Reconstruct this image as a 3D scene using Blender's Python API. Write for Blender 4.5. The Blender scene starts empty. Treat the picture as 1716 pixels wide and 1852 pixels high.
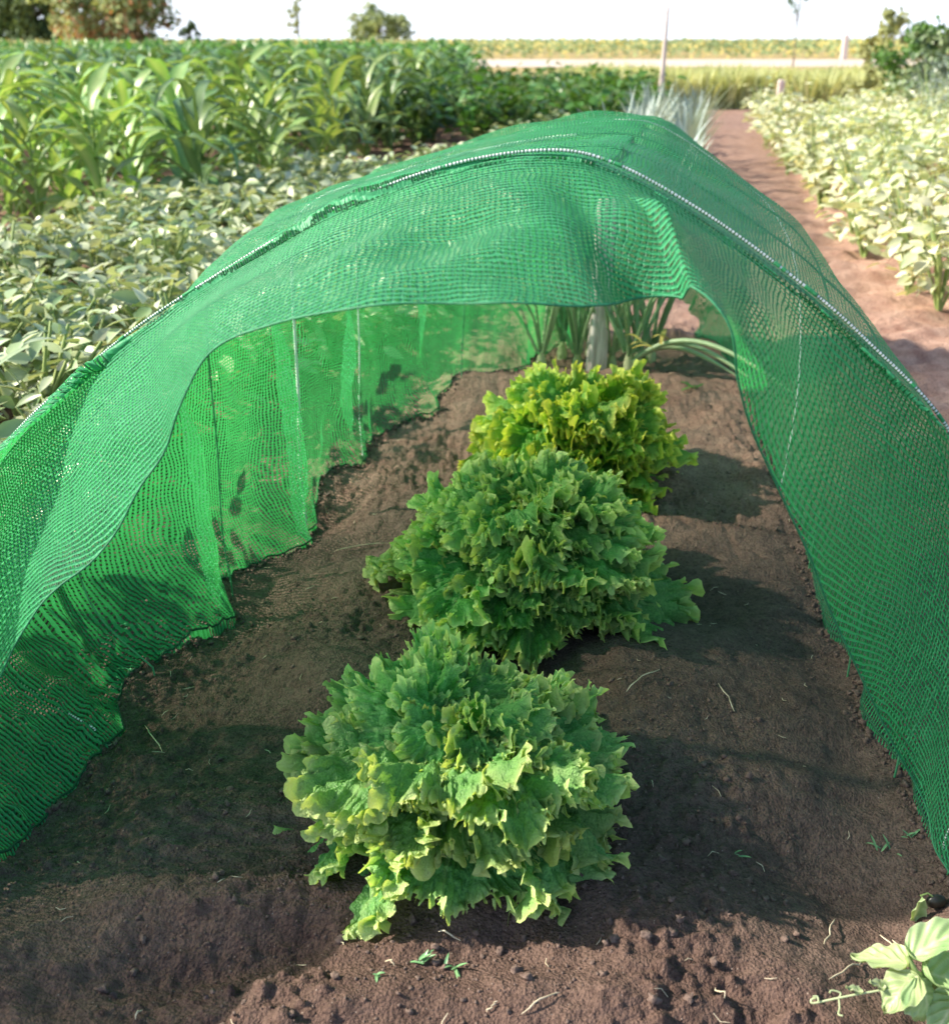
import bpy, math, random
import numpy as np
from mathutils import Matrix, Vector
S = bpy.context.scene
COL = S.collection
rng = np.random.default_rng(11)
random.seed(5)

# ------------------------------------------------------------------ camera model
H = 0.9; FPX = 2000.0; HY = 72.0
PITCH = math.atan((926 - HY) / FPX)
CP, SP = math.cos(PITCH), math.sin(PITCH)

def ray(px, py):
    X = px - 858.0; d = py - 926.0
    return X, FPX * CP - d * SP, FPX * SP + d * CP      # right, forward, down
def at(px, py, D):                                      # point at horizontal distance D
    X, F, V = ray(px, py); t = D / F
    return np.array([X * t, D, H - V * t])
def on_ground(px, py, z=0.0):
    X, F, V = ray(px, py); t = (H - z) / V
    return np.array([X * t, F * t, z])
AX = 0.205                                              # the bed runs off to the right
def axis_x(D): return AX * (D - 1.2)

# ------------------------------------------------------------------ noise
def _h(ix, iy, iz, s):
    n = (ix.astype(np.int64) * 374761393 + iy.astype(np.int64) * 668265263 + iz.astype(np.int64) * 2147483647 + s * 974634777) & 0xffffffff
    n = ((n ^ (n >> 13)) * 1274126177) & 0xffffffff
    n = (n ^ (n >> 16)) & 0xffffffff
    return n / 4294967295.0 * 2 - 1
def vn(x, y, s=0):
    x = np.asarray(x, float); y = np.asarray(y, float)
    ix = np.floor(x); iy = np.floor(y); fx = x - ix; fy = y - iy
    fx = fx * fx * fx * (fx * (fx * 6 - 15) + 10); fy = fy * fy * fy * (fy * (fy * 6 - 15) + 10)
    ix = ix.astype(np.int64); iy = iy.astype(np.int64); z = np.zeros_like(ix)
    a = _h(ix, iy, z, s); b = _h(ix + 1, iy, z, s); c = _h(ix, iy + 1, z, s); d = _h(ix + 1, iy + 1, z, s)
    return (a * (1 - fx) + b * fx) * (1 - fy) + (c * (1 - fx) + d * fx) * fy
def fbm(x, y, s=0, o=4, g=0.5):
    r = 0; a = 1; t = 0
    for i in range(o):
        r = r + a * vn(x, y, s + i * 7); t += a; a *= g
        x = x * 2.03 + 11.3; y = y * 2.03 - 4.7
    return r / t
def sst(a, b, x):
    t = np.clip((np.asarray(x, float) - a) / (b - a), 0, 1); return t * t * (3 - 2 * t)
def gauss(x, y, cx, cy, rx, ry=None, rot=0):
    ry = ry or rx; c, s = math.cos(rot), math.sin(rot)
    dx = x - cx; dy = y - cy; u = dx * c + dy * s; v = -dx * s + dy * c
    return np.exp(-(u / rx) ** 2 - (v / ry) ** 2)

def clods(x, y, sc, s, rmax, prob):
    X = x * sc; Y = y * sc; ix = np.floor(X).astype(np.int64); iy = np.floor(Y).astype(np.int64); z0 = np.zeros_like(ix); best = np.zeros_like(X)
    for dx in (-1, 0, 1):
        for dy in (-1, 0, 1):
            jx = ix + dx; jy = iy + dy
            px = jx + 0.5 + 0.4 * _h(jx, jy, z0, s); py = jy + 0.5 + 0.4 * _h(jx, jy, z0, s + 1)
            q = 0.5 + 0.5 * _h(jx, jy, z0, s + 2); rad = rmax * (0.3 + 0.7 * q ** 2); on = (0.5 + 0.5 * _h(jx, jy, z0, s + 3)) < prob
            a = _h(jx, jy, z0, s + 4) * 3.1; u = (X - px) * np.cos(a) + (Y - py) * np.sin(a); v = -(X - px) * np.sin(a) + (Y - py) * np.cos(a)
            d = 0.6 * np.sqrt(u * u + 1.6 * v * v) + 0.4 * (np.abs(u) + np.abs(v) * 0.9)          # a little angular
            hgt = np.clip(1 - (d / rad) ** 2, 0, 1) ** 0.6 * rad * on
            best = np.maximum(best, hgt)
    return best / sc
LET = [(-0.022, 1.13), (0.085, 1.70), (0.222, 2.28)]
def gz(x, y):
    x = np.asarray(x, float); y = np.asarray(y, float)
    near = 1 - sst(6, 14, y); mid = 1 - sst(20, 45, y)
    u = x - AX * (y - 1.2)
    bed = (1 - sst(0.5, 0.75, np.abs(u))) * near
    z = 0.010 * fbm(x * 1.1, y * 1.1, 3, 3) * mid
    z = z + bed * (0.050 * fbm(x * 3.4 + 2, y * 3.4, 21, 2) + 0.011 * fbm(x * 10, y * 10, 31, 3) + 0.006 * np.abs(vn(x * 23, y * 23, 33)))
    rip = np.clip(fbm(x * 6 + 3 + y * 2, y * 15 - x * 5, 41, 3), -1, 1)
    z = z + (1 - bed) * near * (0.040 * rip + 0.008 * fbm(x * 14, y * 14, 44, 2))
    r = np.abs(vn(x * 17 + 5, y * 17, 51)); z = z + near * 0.006 * (0.5 - r) * sst(-.2, .4, vn(x * 3.1, y * 3.1, 8))
    # fine crumb
    c1 = np.maximum(vn(x * 55, y * 55, 61), 0.05); c2 = np.maximum(vn(x * 120, y * 120, 62), 0.0) + 0.5 * np.maximum(vn(x * 70 + 3, y * 70, 63), 0.1)
    patch = sst(-0.35, 0.45, vn(x * 4.3, y * 4.3 + 9, 77))
    z = z + near * (0.0060 * c1 * (0.3 + 1.1 * patch) + 0.0046 * c2 * (0.35 + patch))
    nr_m = (y > 0.7) & (y < 5) & (np.abs(x) < 2.4)
    if nr_m.any():
        xx_, yy_ = x[nr_m], y[nr_m]; pt = patch[nr_m]; add = np.zeros_like(x, dtype=float)
        add[nr_m] = 0.75 * clods(xx_, yy_, 24.0, 201, 0.36, 0.34) * sst(0.05, 0.7, pt) + 1.2 * clods(xx_, yy_, 55.0, 211, 0.45, 0.5) * (0.15 + 0.8 * pt) + 1.1 * clods(xx_, yy_, 100.0, 221, 0.45, 0.5) * (0.3 + 0.7 * pt)
        z = z + add
    # hollow to the right of the first lettuce, ridges in the foreground
    z = z - 0.055 * gauss(x, y, 0.40, 1.06, 0.13, 0.12) - 0.022 * gauss(x, y, 0.36, 1.32, 0.10, 0.22, -0.3)
    z = z + 0.022 * gauss(x, y, 0.17, 0.93, 0.07, 0.10, 0.5) + 0.02 * gauss(x, y, 0.56, 0.95, 0.10, 0.12)
    z = z + 0.030 * gauss(x, y, -0.26, 0.97, 0.16, 0.05, 0.1) + 0.018 * gauss(x, y, -0.1, 0.84, 0.3, 0.04)
    z = z - 0.018 * gauss(x, y, -0.33, 0.87, 0.2, 0.04, 0.3) 
    z = z + 0.032 * gauss(x, y, -0.20, 1.48, 0.13, 0.12) + 0.026 * gauss(x, y, -0.06, 2.15, 0.16, 0.10)
    z = z - 0.030 * gauss(x, y, -0.12, 1.93, 0.22, 0.07) + 0.018 * gauss(x, y, 0.42, 2.2, 0.16, 0.05)
    for lx, ly in LET: z = z + 0.012 * gauss(x, y, lx, ly, 0.16)
    # furrows along the cover
    z = z - 0.018 * np.exp(-((np.abs(u) - 0.52) / 0.08) ** 2) * near
    # raised rows under crops
    z = z + 0.03 * np.exp(-((u + 1.62) / 0.3) ** 2) * near
    # footprints / ruts in the path
    for (fx_, fy_) in ((1.28, 3.75), (1.22, 4.9), (1.5, 6.2), (1.7, 7.8)): z = z - 0.03 * gauss(x, y, fx_, fy_, 0.17, 0.13)
    return z
def g1(x, y): return float(gz(np.array([x]), np.array([y]))[0])
def on_soil(px, py):
    z = 0.0
    for _ in range(6): p = on_ground(px, py, z); z = 0.5 * z + 0.5 * g1(p[0], p[1])
    p[2] = g1(p[0], p[1]); return p

# ------------------------------------------------------------------ mesh helpers
class MB:
    def __init__(s): s.v = []; s.f = []; s.t = []; s.uv = []; s.n = 0; s.tri = []
    def grid(s, P, tint=0.0, closed=False, uv=None):
        a, b = P.shape[:2]; P = P.reshape(-1, 3)
        s.v.append(P); s.t.append(np.broadcast_to(np.asarray(tint, float), (a, b)).reshape(-1) if np.ndim(tint) else np.full(a * b, float(tint)))
        i = np.arange(a - 1)[:, None]; 
        if closed: j = np.arange(b)[None, :]; j2 = (j + 1) % b
        else: j = np.arange(b - 1)[None, :]; j2 = j + 1
        q = np.stack([i * b + j, i * b + j2, (i + 1) * b + j2, (i + 1) * b + j], -1).reshape(-1, 4) + s.n
        s.f.append(q); s.uv.append(uv.reshape(-1, 2) if uv is not None else np.zeros((a * b, 2)))
        s.n += a * b
    def tube(s, pts, rad, k=7, tint=0.0):
        pts = np.asarray(pts, float); n = len(pts); rad = np.broadcast_to(np.asarray(rad, float), (n,))
        T = np.gradient(pts, axis=0); T /= np.linalg.norm(T, axis=1)[:, None] + 1e-9
        ref = np.array([0.3, 0.1, 1.0]) if abs(T[0][2]) < 0.9 else np.array([1.0, 0.1, 0])
        N = np.cross(T, ref); N /= np.linalg.norm(N, axis=1)[:, None] + 1e-9; B = np.cross(T, N)
        a = np.linspace(0, 2 * np.pi, k, endpoint=False)
        P = pts[:, None, :] + rad[:, None, None] * (np.cos(a)[None, :, None] * N[:, None, :] + np.sin(a)[None, :, None] * B[:, None, :])
        s.grid(P, tint, closed=True)
        s.grid(np.stack([P[-1], np.repeat(pts[-1][None], k, 0)]), tint, closed=True)
        s.grid(np.stack([np.repeat(pts[0][None], k, 0), P[0]]), tint, closed=True)
    def build(s, name, mat, parent=None, smooth=True):
        me = bpy.data.meshes.new(name)
        V = np.concatenate(s.v); F = np.concatenate(s.f); T = np.concatenate(s.t); U = np.concatenate(s.uv)
        me.vertices.add(len(V)); me.vertices.foreach_set('co', V.astype(np.float32).ravel())
        me.loops.add(F.size); me.loops.foreach_set('vertex_index', F.astype(np.int32).ravel())
        me.polygons.add(len(F)); me.polygons.foreach_set('loop_start', np.arange(0, F.size, 4, dtype=np.int32))
        try: me.polygons.foreach_set('loop_total', np.full(len(F), 4, dtype=np.int32))
        except Exception: pass
        me.polygons.foreach_set('use_smooth', np.full(len(F), smooth))
        at_ = me.attributes.new('tint', 'FLOAT', 'POINT'); at_.data.foreach_set('value', T.astype(np.float32))
        uvl = me.uv_layers.new(name='UVMap'); uvl.data.foreach_set('uv', U[F.ravel()].astype(np.float32).ravel())
        me.update(calc_edges=True); me.validate()
        me.materials.append(mat)
        o = bpy.data.objects.new(name, me); COL.objects.link(o)
        if parent: o.parent = parent
        return o
def tag(o, label=None, cat=None, group=None, kind=None):
    if label: o['label'] = label
    if cat: o['category'] = cat
    if group: o['group'] = group
    if kind: o['kind'] = kind
    return o
def thing(name, label, cat, loc, group=None, rz=0):
    o = bpy.data.objects.new(name, None); COL.objects.link(o); o.location = loc; o.rotation_euler = (0, 0, rz)
    o.empty_display_size = 0.05
    return tag(o, label, cat, group)
def dup(root, loc, rz, sc, label=None, group=None):
    r = root.copy(); COL.objects.link(r); r.location = loc; r.rotation_euler = (0, 0, rz); r.scale = (sc, sc, sc)
    if label: r['label'] = label
    if group: r['group'] = group
    for ch in list(root.children):
        c = ch.copy(); COL.objects.link(c); c.parent = r
    return r

# ------------------------------------------------------------------ materials
def newmat(name):
    m = bpy.data.materials.new(name); m.use_nodes = True; nt = m.node_tree; nt.nodes.clear()
    out = nt.nodes.new('ShaderNodeOutputMaterial'); return m, nt, out
def N(nt, t, **kw):
    n = nt.nodes.new(t)
    for k, v in kw.items():
        if k in n.inputs: n.inputs[k].default_value = v
        else: setattr(n, k, v)
    return n
def mixc(nt, fac, a, b, blend='MIX'):
    n = nt.nodes.new('ShaderNodeMix'); n.data_type = 'RGBA'; n.blend_type = blend
    for s_, v in ((0, fac), (6, a), (7, b)):
        if hasattr(v, 'is_output'): nt.links.new(v, n.inputs[s_])
        else: n.inputs[s_].default_value = v if s_ == 0 else (v[0], v[1], v[2], 1)
    return n.outputs[2]
def ramp(nt, src, stops):
    n = nt.nodes.new('ShaderNodeValToRGB'); e = n.color_ramp.elements
    while len(e) < len(stops): e.new(0.5)
    for el, (p, c) in zip(e, stops):
        el.position = p; el.color = (c, c, c, 1) if not isinstance(c, tuple) else (c[0], c[1], c[2], 1)
    nt.links.new(src, n.inputs[0]); return n.outputs[0]
def math_(nt, op, a, b=0.0, c=None):
    n = nt.nodes.new('ShaderNodeMath'); n.operation = op
    for i, v in enumerate((a, b) if c is None else (a, b, c)):
        if hasattr(v, 'is_output'): nt.links.new(v, n.inputs[i])
        else: n.inputs[i].default_value = v
    return n.outputs[0]
def noise(nt, scale, vec=None, detail=3, rough=0.5):
    n = N(nt, 'ShaderNodeTexNoise', Scale=scale, Detail=detail, Roughness=rough)
    if vec: nt.links.new(vec, n.inputs['Vector'])
    return n.outputs[0]

def leaf_mat(name, ca, cb, cc=None, trans=0.35, rough=0.45, nscale=40, bump=0.2, spec=0.4, var=0.25, tcol=None, dead=None):
    """tint attribute: 0 = blade, 1 = margin or rib colour"""
    m, nt, out = newmat(name); L = nt.links.new
    co = N(nt, 'ShaderNodeTexCoord').outputs['Object']
    atr = N(nt, 'ShaderNodeAttribute', attribute_name='tint').outputs['Fac']
    n1 = noise(nt, nscale, co, 3); n2 = noise(nt, nscale * 0.22, co, 2)
    oi = N(nt, 'ShaderNodeObjectInfo').outputs['Random']
    f = ramp(nt, n1, [(0.35, 0.0), (0.65, 1.0)])
    c = mixc(nt, f, ca, cb)
    if cc: c = mixc(nt, atr, c, cc)
    if dead:
        df = ramp(nt, n2, [(0.60, 0.0), (0.72, 0.8)]); c = mixc(nt, df, c, dead)
    hsv = N(nt, 'ShaderNodeHueSaturation')
    L(c, hsv.inputs['Color'])
    v = math_(nt, 'MULTIPLY_ADD', oi, var, 1 - var / 2); v2 = math_(nt, 'MULTIPLY_ADD', n2, 0.5, 0.75)
    L(math_(nt, 'MULTIPLY', v, v2), hsv.inputs['Value'])
    L(math_(nt, 'MULTIPLY_ADD', oi, 0.03, 0.485), hsv.inputs['Hue'])
    p = N(nt, 'ShaderNodeBsdfPrincipled', Roughness=rough); p.inputs['Specular IOR Level'].default_value = spec
    L(hsv.outputs[0], p.inputs['Base Color'])
    if bump:
        b = N(nt, 'ShaderNodeBump', Strength=bump, Distance=0.004)
        L(n1, b.inputs['Height']); L(b.outputs[0], p.inputs['Normal'])
    tr = N(nt, 'ShaderNodeBsdfTranslucent')
    L(mixc(nt, 1.0, hsv.outputs[0], tcol or (1.25, 1.15, 0.5), 'MULTIPLY'), tr.inputs['Color'])
    mx = N(nt, 'ShaderNodeMixShader', Fac=trans); L(p.outputs[0], mx.inputs[1]); L(tr.outputs[0], mx.inputs[2])
    L(mx.outputs[0], out.inputs[0]); return m
def plain_mat(name, ca, cb, rough=0.8, nscale=30, bump=0.3, dist=0.003, stretch=None):
    m, nt, out = newmat(name); L = nt.links.new
    co = N(nt, 'ShaderNodeTexCoord').outputs['Object']
    if stretch:
        mp = N(nt, 'ShaderNodeMapping'); mp.inputs['Scale'].default_value = stretch; L(co, mp.inputs[0]); co = mp.outputs[0]
    n1 = noise(nt, nscale, co, 5, 0.6)
    p = N(nt, 'ShaderNodeBsdfPrincipled', Roughness=rough)
    L(mixc(nt, ramp(nt, n1, [(0.35, 0.0), (0.65, 1.0)]), ca, cb), p.inputs['Base Color'])
    b = N(nt, 'ShaderNodeBump', Strength=bump, Distance=dist); L(n1, b.inputs['Height']); L(b.outputs[0], p.inputs['Normal'])
    L(p.outputs[0], out.inputs[0]); return m

def soil_mat():
    m, nt, out = newmat('soil'); L = nt.links.new
    geo = N(nt, 'ShaderNodeNewGeometry').outputs['Position']
    atr = N(nt, 'ShaderNodeAttribute', attribute_name='tint').outputs['Fac']     # 0 moist bed soil, 1 dry path, >1 stubble
    n1 = noise(nt, 3.5, geo, 4); n2 = noise(nt, 60, geo, 5, 0.65); n3 = noise(nt, 420, geo, 3, 0.7); n4 = noise(nt, 15, geo, 4, 0.6)
    moist = mixc(nt, ramp(nt, n1, [(0.35, 0.0), (0.68, 1.0)]), (0.122, 0.088, 0.076), (0.205, 0.150, 0.128))
    moist = mixc(nt, ramp(nt, n2, [(0.3, 0.0), (0.75, 1.0)]), mixc(nt, 0.45, moist, (0.050, 0.030, 0.026)), mixc(nt, 0.30, moist, (0.30, 0.21, 0.165)))
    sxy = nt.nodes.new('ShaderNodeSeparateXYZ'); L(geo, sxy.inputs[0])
    light_tint = ramp(nt, math_(nt, 'ADD', sxy.outputs[1], math_(nt, 'MULTIPLY', n1, 0.3)), [(0.0, 1.0), (1.0, 1.0)]) if False else math_(nt, 'MULTIPLY', math_(nt, 'SUBTRACT', 1.35, math_(nt, 'ADD', sxy.outputs[1], math_(nt, 'MULTIPLY', n1, 0.5))), 4.0)
    wc = nt.nodes.new('ShaderNodeClamp'); L(light_tint, wc.inputs[0])
    moist = mixc(nt, math_(nt, 'MULTIPLY', wc.outputs[0], 0.7), moist, (0.98, 0.84, 0.82), 'MULTIPLY')       # redder light on the open front soil, painted into its colour
    dry = mixc(nt, ramp(nt, n4, [(0.3, 0.0), (0.7, 1.0)]), (0.38, 0.215, 0.160), (0.64, 0.43, 0.33))
    c = mixc(nt, ramp(nt, atr, [(0.0, 0.0), (0.5, 1.0)]), moist, dry)
    straw = mixc(nt, n4, (0.36, 0.28, 0.12), (0.50, 0.40, 0.19))
    c = mixc(nt, ramp(nt, atr, [(0.5, 0.0), (1.0, 1.0)]), c, straw)
    # pale grit specks
    vo = N(nt, 'ShaderNodeTexVoronoi', Scale=170.0); L(geo, vo.inputs['Vector'])
    sp = ramp(nt, vo.outputs['Distance'], [(0.10, 1.0), (0.16, 0.0)])
    sel = ramp(nt, math_(nt, 'MULTIPLY', N(nt, 'ShaderNodeSeparateColor').outputs[0], 1.0), [(0.0, 0.0), (1.0, 1.0)])
    sc = nt.nodes.new('ShaderNodeSeparateColor'); L(vo.outputs['Color'], sc.inputs[0])
    sel = math_(nt, 'GREATER_THAN', sc.outputs[0], 0.84)
    c = mixc(nt, math_(nt, 'MULTIPLY', math_(nt, 'MULTIPLY', sp, sel), 0.6), c, (0.50, 0.42, 0.36))
    p = N(nt, 'ShaderNodeBsdfPrincipled', Roughness=0.95); p.inputs['Specular IOR Level'].default_value = 0.15
    vg = N(nt, 'ShaderNodeTexVoronoi', Scale=260.0); L(geo, vg.inputs['Vector'])
    n5 = noise(nt, 180, geo, 4, 0.7)
    h = math_(nt, 'ADD', math_(nt, 'ADD', math_(nt, 'MULTIPLY', n2, 2.2), math_(nt, 'MULTIPLY', n3, 0.6)), math_(nt, 'ADD', math_(nt, 'MULTIPLY', vg.outputs['Distance'], -0.7), math_(nt, 'MULTIPLY', n5, 0.6)))
    c = mixc(nt, ramp(nt, n5, [(0.38, 0.45), (0.50, 0.0)]), c, (0.022, 0.012, 0.011))
    L(c, p.inputs['Base Color'])
    b = N(nt, 'ShaderNodeBump', Strength=0.9, Distance=0.005); L(h, b.inputs['Height']); L(b.outputs[0], p.inputs['Normal'])
    L(p.outputs[0], out.inputs[0]); return m

NP = 0.0068   # thread pitch in metres
def net_mat():
    m, nt, out = newmat('green_netting'); L = nt.links.new
    uv = N(nt, 'ShaderNodeUVMap', uv_map='UVMap').outputs[0]
    nz = N(nt, 'ShaderNodeTexNoise', Scale=14.0, Detail=3.0); L(uv, nz.inputs['Vector'])
    nz2 = N(nt, 'ShaderNodeTexNoise', Scale=260.0, Detail=1.0); L(uv, nz2.inputs['Vector'])
    sx = nt.nodes.new('ShaderNodeSeparateXYZ'); L(uv, sx.inputs[0])
    d1 = math_(nt, 'MULTIPLY_ADD', nz.outputs[0], 0.02, -0.01); d2 = math_(nt, 'MULTIPLY_ADD', nz2.outputs[0], 0.0022, -0.0011)
    u = math_(nt, 'ADD', math_(nt, 'ADD', sx.outputs[0], d1), d2)
    v = math_(nt, 'ADD', math_(nt, 'ADD', sx.outputs[1], d1), d2)
    fu = math_(nt, 'ABSOLUTE', math_(nt, 'SUBTRACT', math_(nt, 'FRACT', math_(nt, 'DIVIDE', u, NP)), 0.5))   # 0 centre of rib ... 0.5
    fv = math_(nt, 'ABSOLUTE', math_(nt, 'SUBTRACT', math_(nt, 'FRACT', math_(nt, 'DIVIDE', v, NP * 0.85)), 0.5))
    opn = N(nt, 'ShaderNodeAttribute', attribute_name='tint').outputs['Fac']      # 1 where the mesh is stretched open
    wr = math_(nt, 'MULTIPLY', math_(nt, 'MULTIPLY_ADD', nz2.outputs[0], 0.14, 0.215), math_(nt, 'MULTIPLY_ADD', opn, -0.42, 1.0))
    rib = math_(nt, 'LESS_THAN', fu, wr)
    crs = math_(nt, 'LESS_THAN', fv, math_(nt, 'MULTIPLY', math_(nt, 'MULTIPLY_ADD', nz2.outputs[0], 0.10, 0.225), math_(nt, 'MULTIPLY_ADD', opn, -0.42, 1.0)))
    solid = math_(nt, 'MAXIMUM', rib, crs)
    hu = math_(nt, 'SUBTRACT', 1.0, math_(nt, 'MULTIPLY', fu, 3.6)); hv = math_(nt, 'SUBTRACT', 0.75, math_(nt, 'MULTIPLY', fv, 4.2))
    hh = math_(nt, 'MAXIMUM', math_(nt, 'MAXIMUM', hu, hv), 0.0)
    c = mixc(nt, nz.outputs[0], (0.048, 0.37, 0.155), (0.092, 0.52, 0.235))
    c = mixc(nt, rib, (0.010, 0.130, 0.062), c)                      # darker cross thread; shade of the gaps between tapes painted into it
    p = N(nt, 'ShaderNodeBsdfPrincipled', Roughness=0.48); p.inputs['Specular IOR Level'].default_value = 0.4
    L(c, p.inputs['Base Color'])
    b = N(nt, 'ShaderNodeBump', Strength=1.0, Distance=0.0016); L(hh, b.inputs['Height']); L(b.outputs[0], p.inputs['Normal'])
    tr = N(nt, 'ShaderNodeBsdfTranslucent'); L(mixc(nt, 0.6, c, (0.06, 0.60, 0.085)), tr.inputs['Color']); 
    mx = N(nt, 'ShaderNodeMixShader', Fac=0.38); L(p.outputs[0], mx.inputs[1]); L(tr.outputs[0], mx.inputs[2])
    tp = N(nt, 'ShaderNodeBsdfTransparent')
    m2 = N(nt, 'ShaderNodeMixShader'); L(solid, m2.inputs[0]); L(tp.outputs[0], m2.inputs[1]); L(mx.outputs[0], m2.inputs[2])
    L(m2.outputs[0], out.inputs[0]); return m

M = {}
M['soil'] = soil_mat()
M['clod'] = plain_mat('clod', (0.10, 0.066, 0.056), (0.20, 0.140, 0.118), 0.95, 220, 0.8, 0.003)
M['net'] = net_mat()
M['hoop'] = plain_mat('hoop_rod', (0.70, 0.78, 0.76), (0.86, 0.90, 0.88), 0.35, 60, 0.05)
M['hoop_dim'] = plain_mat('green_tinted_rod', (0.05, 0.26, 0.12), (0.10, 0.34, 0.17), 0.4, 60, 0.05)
M['hem_dark'] = plain_mat('hem_contact_shade', (0.006, 0.07, 0.030), (0.02, 0.11, 0.05), 0.8, 60, 0.4)  # contact shadow along the ground painted into the hem colour
M['cord'] = plain_mat('hem_cord', (0.015, 0.16, 0.07), (0.03, 0.26, 0.11), 0.6, 200, 0.4)
M['lettuce'] = leaf_mat('lettuce_leaf', (0.085, 0.30, 0.065), (0.19, 0.46, 0.120), (0.62, 0.76, 0.30), trans=0.32, rough=0.38, nscale=85, bump=0.8, spec=0.5, var=0.3, tcol=(1.5, 1.4, 0.55))
M['lettuce_sunlit'] = leaf_mat('lettuce_leaf_sunlit', (0.12, 0.34, 0.050), (0.26, 0.50, 0.085), (0.80, 0.82, 0.20), trans=0.35, rough=0.38, nscale=85, bump=0.8, spec=0.5, var=0.3, tcol=(1.5, 1.4, 0.5))  # yellow sunlight on the farthest head painted into this leaf colour
M['rib'] = plain_mat('lettuce_rib', (0.42, 0.60, 0.36), (0.58, 0.72, 0.50), 0.4, 40, 0.15)
M['corn'] = leaf_mat('corn_leaf', (0.055, 0.22, 0.035), (0.15, 0.40, 0.075), (0.40, 0.55, 0.22), trans=0.35, rough=0.38, nscale=9, spec=0.5, bump=0.1, var=0.5)
M['corn_dark'] = leaf_mat('corn_leaf_dark', (0.030, 0.105, 0.040), (0.07, 0.19, 0.065), (0.20, 0.32, 0.13), trans=0.25, rough=0.38, nscale=9, spec=0.5, bump=0.1, var=0.4)
M['stalk'] = plain_mat('corn_stalk', (0.20, 0.34, 0.08), (0.38, 0.46, 0.15), 0.5, 12, 0.1)
M['bean'] = leaf_mat('bean_leaf', (0.22, 0.33, 0.14), (0.60, 0.66, 0.42), (0.80, 0.80, 0.58), trans=0.3, rough=0.42, nscale=14, spec=0.6, bump=0.15, var=0.35, dead=(0.66, 0.56, 0.20))
M['bush'] = leaf_mat('bush_leaf', (0.045, 0.125, 0.025), (0.11, 0.23, 0.045), None, trans=0.3, rough=0.4, nscale=9, spec=0.5, bump=0.1, var=0.4)
M['greens'] = leaf_mat('grey_green_leaf', (0.10, 0.20, 0.07), (0.27, 0.37, 0.17), (0.56, 0.60, 0.40), trans=0.2, rough=0.36, nscale=14, spec=0.7, bump=0.1, var=0.4)
M['stem'] = plain_mat('green_stem', (0.16, 0.26, 0.07), (0.33, 0.40, 0.14), 0.6, 20, 0.1)
M['onion'] = leaf_mat('onion_leaf', (0.14, 0.30, 0.14), (0.25, 0.44, 0.20), (0.46, 0.58, 0.34), trans=0.1, rough=0.35, nscale=30, spec=0.6, bump=0.05)
M['leek'] = leaf_mat('leek_leaf', (0.26, 0.35, 0.31), (0.42, 0.50, 0.46), None, trans=0.15, rough=0.45, nscale=12, spec=0.5, bump=0.05)
M['wood'] = plain_mat('weathered_wood', (0.40, 0.34, 0.31), (0.85, 0.79, 0.74), 0.85, 6, 1.0, 0.006, (14, 14, 1.2))
M['pink_wood'] = plain_mat('pale_post_wood', (0.58, 0.45, 0.40), (0.80, 0.70, 0.64), 0.85, 14, 0.5, 0.01, (6, 6, 0.5))
M['grass'] = leaf_mat('tall_grass', (0.34, 0.46, 0.17), (0.56, 0.62, 0.32), (0.66, 0.58, 0.36), trans=0.3, rough=0.6, nscale=2.5, spec=0.2, bump=0, var=0.1)
M['field'] = leaf_mat('field_crop', (0.18, 0.26, 0.12), (0.30, 0.36, 0.18), (0.58, 0.48, 0.18), trans=0.25, rough=0.6, nscale=0.6, spec=0.2, bump=0, var=0.1)
M['tree_a'] = leaf_mat('tree_leaf_dark', (0.06, 0.12, 0.055), (0.15, 0.22, 0.09), None, trans=0.2, rough=0.6, nscale=0.5, spec=0.2, bump=0, var=0.2)
M['tree_b'] = leaf_mat('tree_leaf_autumn', (0.24, 0.33, 0.14), (0.42, 0.48, 0.24), (0.60, 0.28, 0.17), trans=0.25, rough=0.6, nscale=0.4, spec=0.2, bump=0, var=0.1)
M['tree_c'] = leaf_mat('tree_leaf_pale', (0.27, 0.31, 0.13), (0.40, 0.40, 0.18), None, trans=0.3, rough=0.6, nscale=0.6, spec=0.2, bump=0, var=0.2)
M['bark'] = plain_mat('bark', (0.10, 0.075, 0.055), (0.20, 0.16, 0.12), 0.9, 6, 0.5, 0.02)
M['road'] = plain_mat('dirt_road', (0.50, 0.41, 0.33), (0.62, 0.52, 0.43), 0.95, 1.2, 0.3, 0.02)
M['pale'] = leaf_mat('waxy_pale_leaf', (0.26, 0.40, 0.17), (0.44, 0.56, 0.27), (0.66, 0.70, 0.46), trans=0.3, rough=0.42, nscale=26, spec=0.4, bump=0.25, var=0.15)
M['yellow'] = leaf_mat('yellowed_leaf', (0.62, 0.48, 0.12), (0.70, 0.60, 0.22), None, trans=0.2, rough=0.6, nscale=30, spec=0.2, bump=0.1)
M['straw'] = plain_mat('dry_straw', (0.42, 0.35, 0.24), (0.66, 0.58, 0.44), 0.8, 60, 0.2)
M['dark_leaf'] = plain_mat('dark_seed', (0.012, 0.012, 0.010), (0.03, 0.03, 0.025), 0.35, 60, 0.2)

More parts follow.
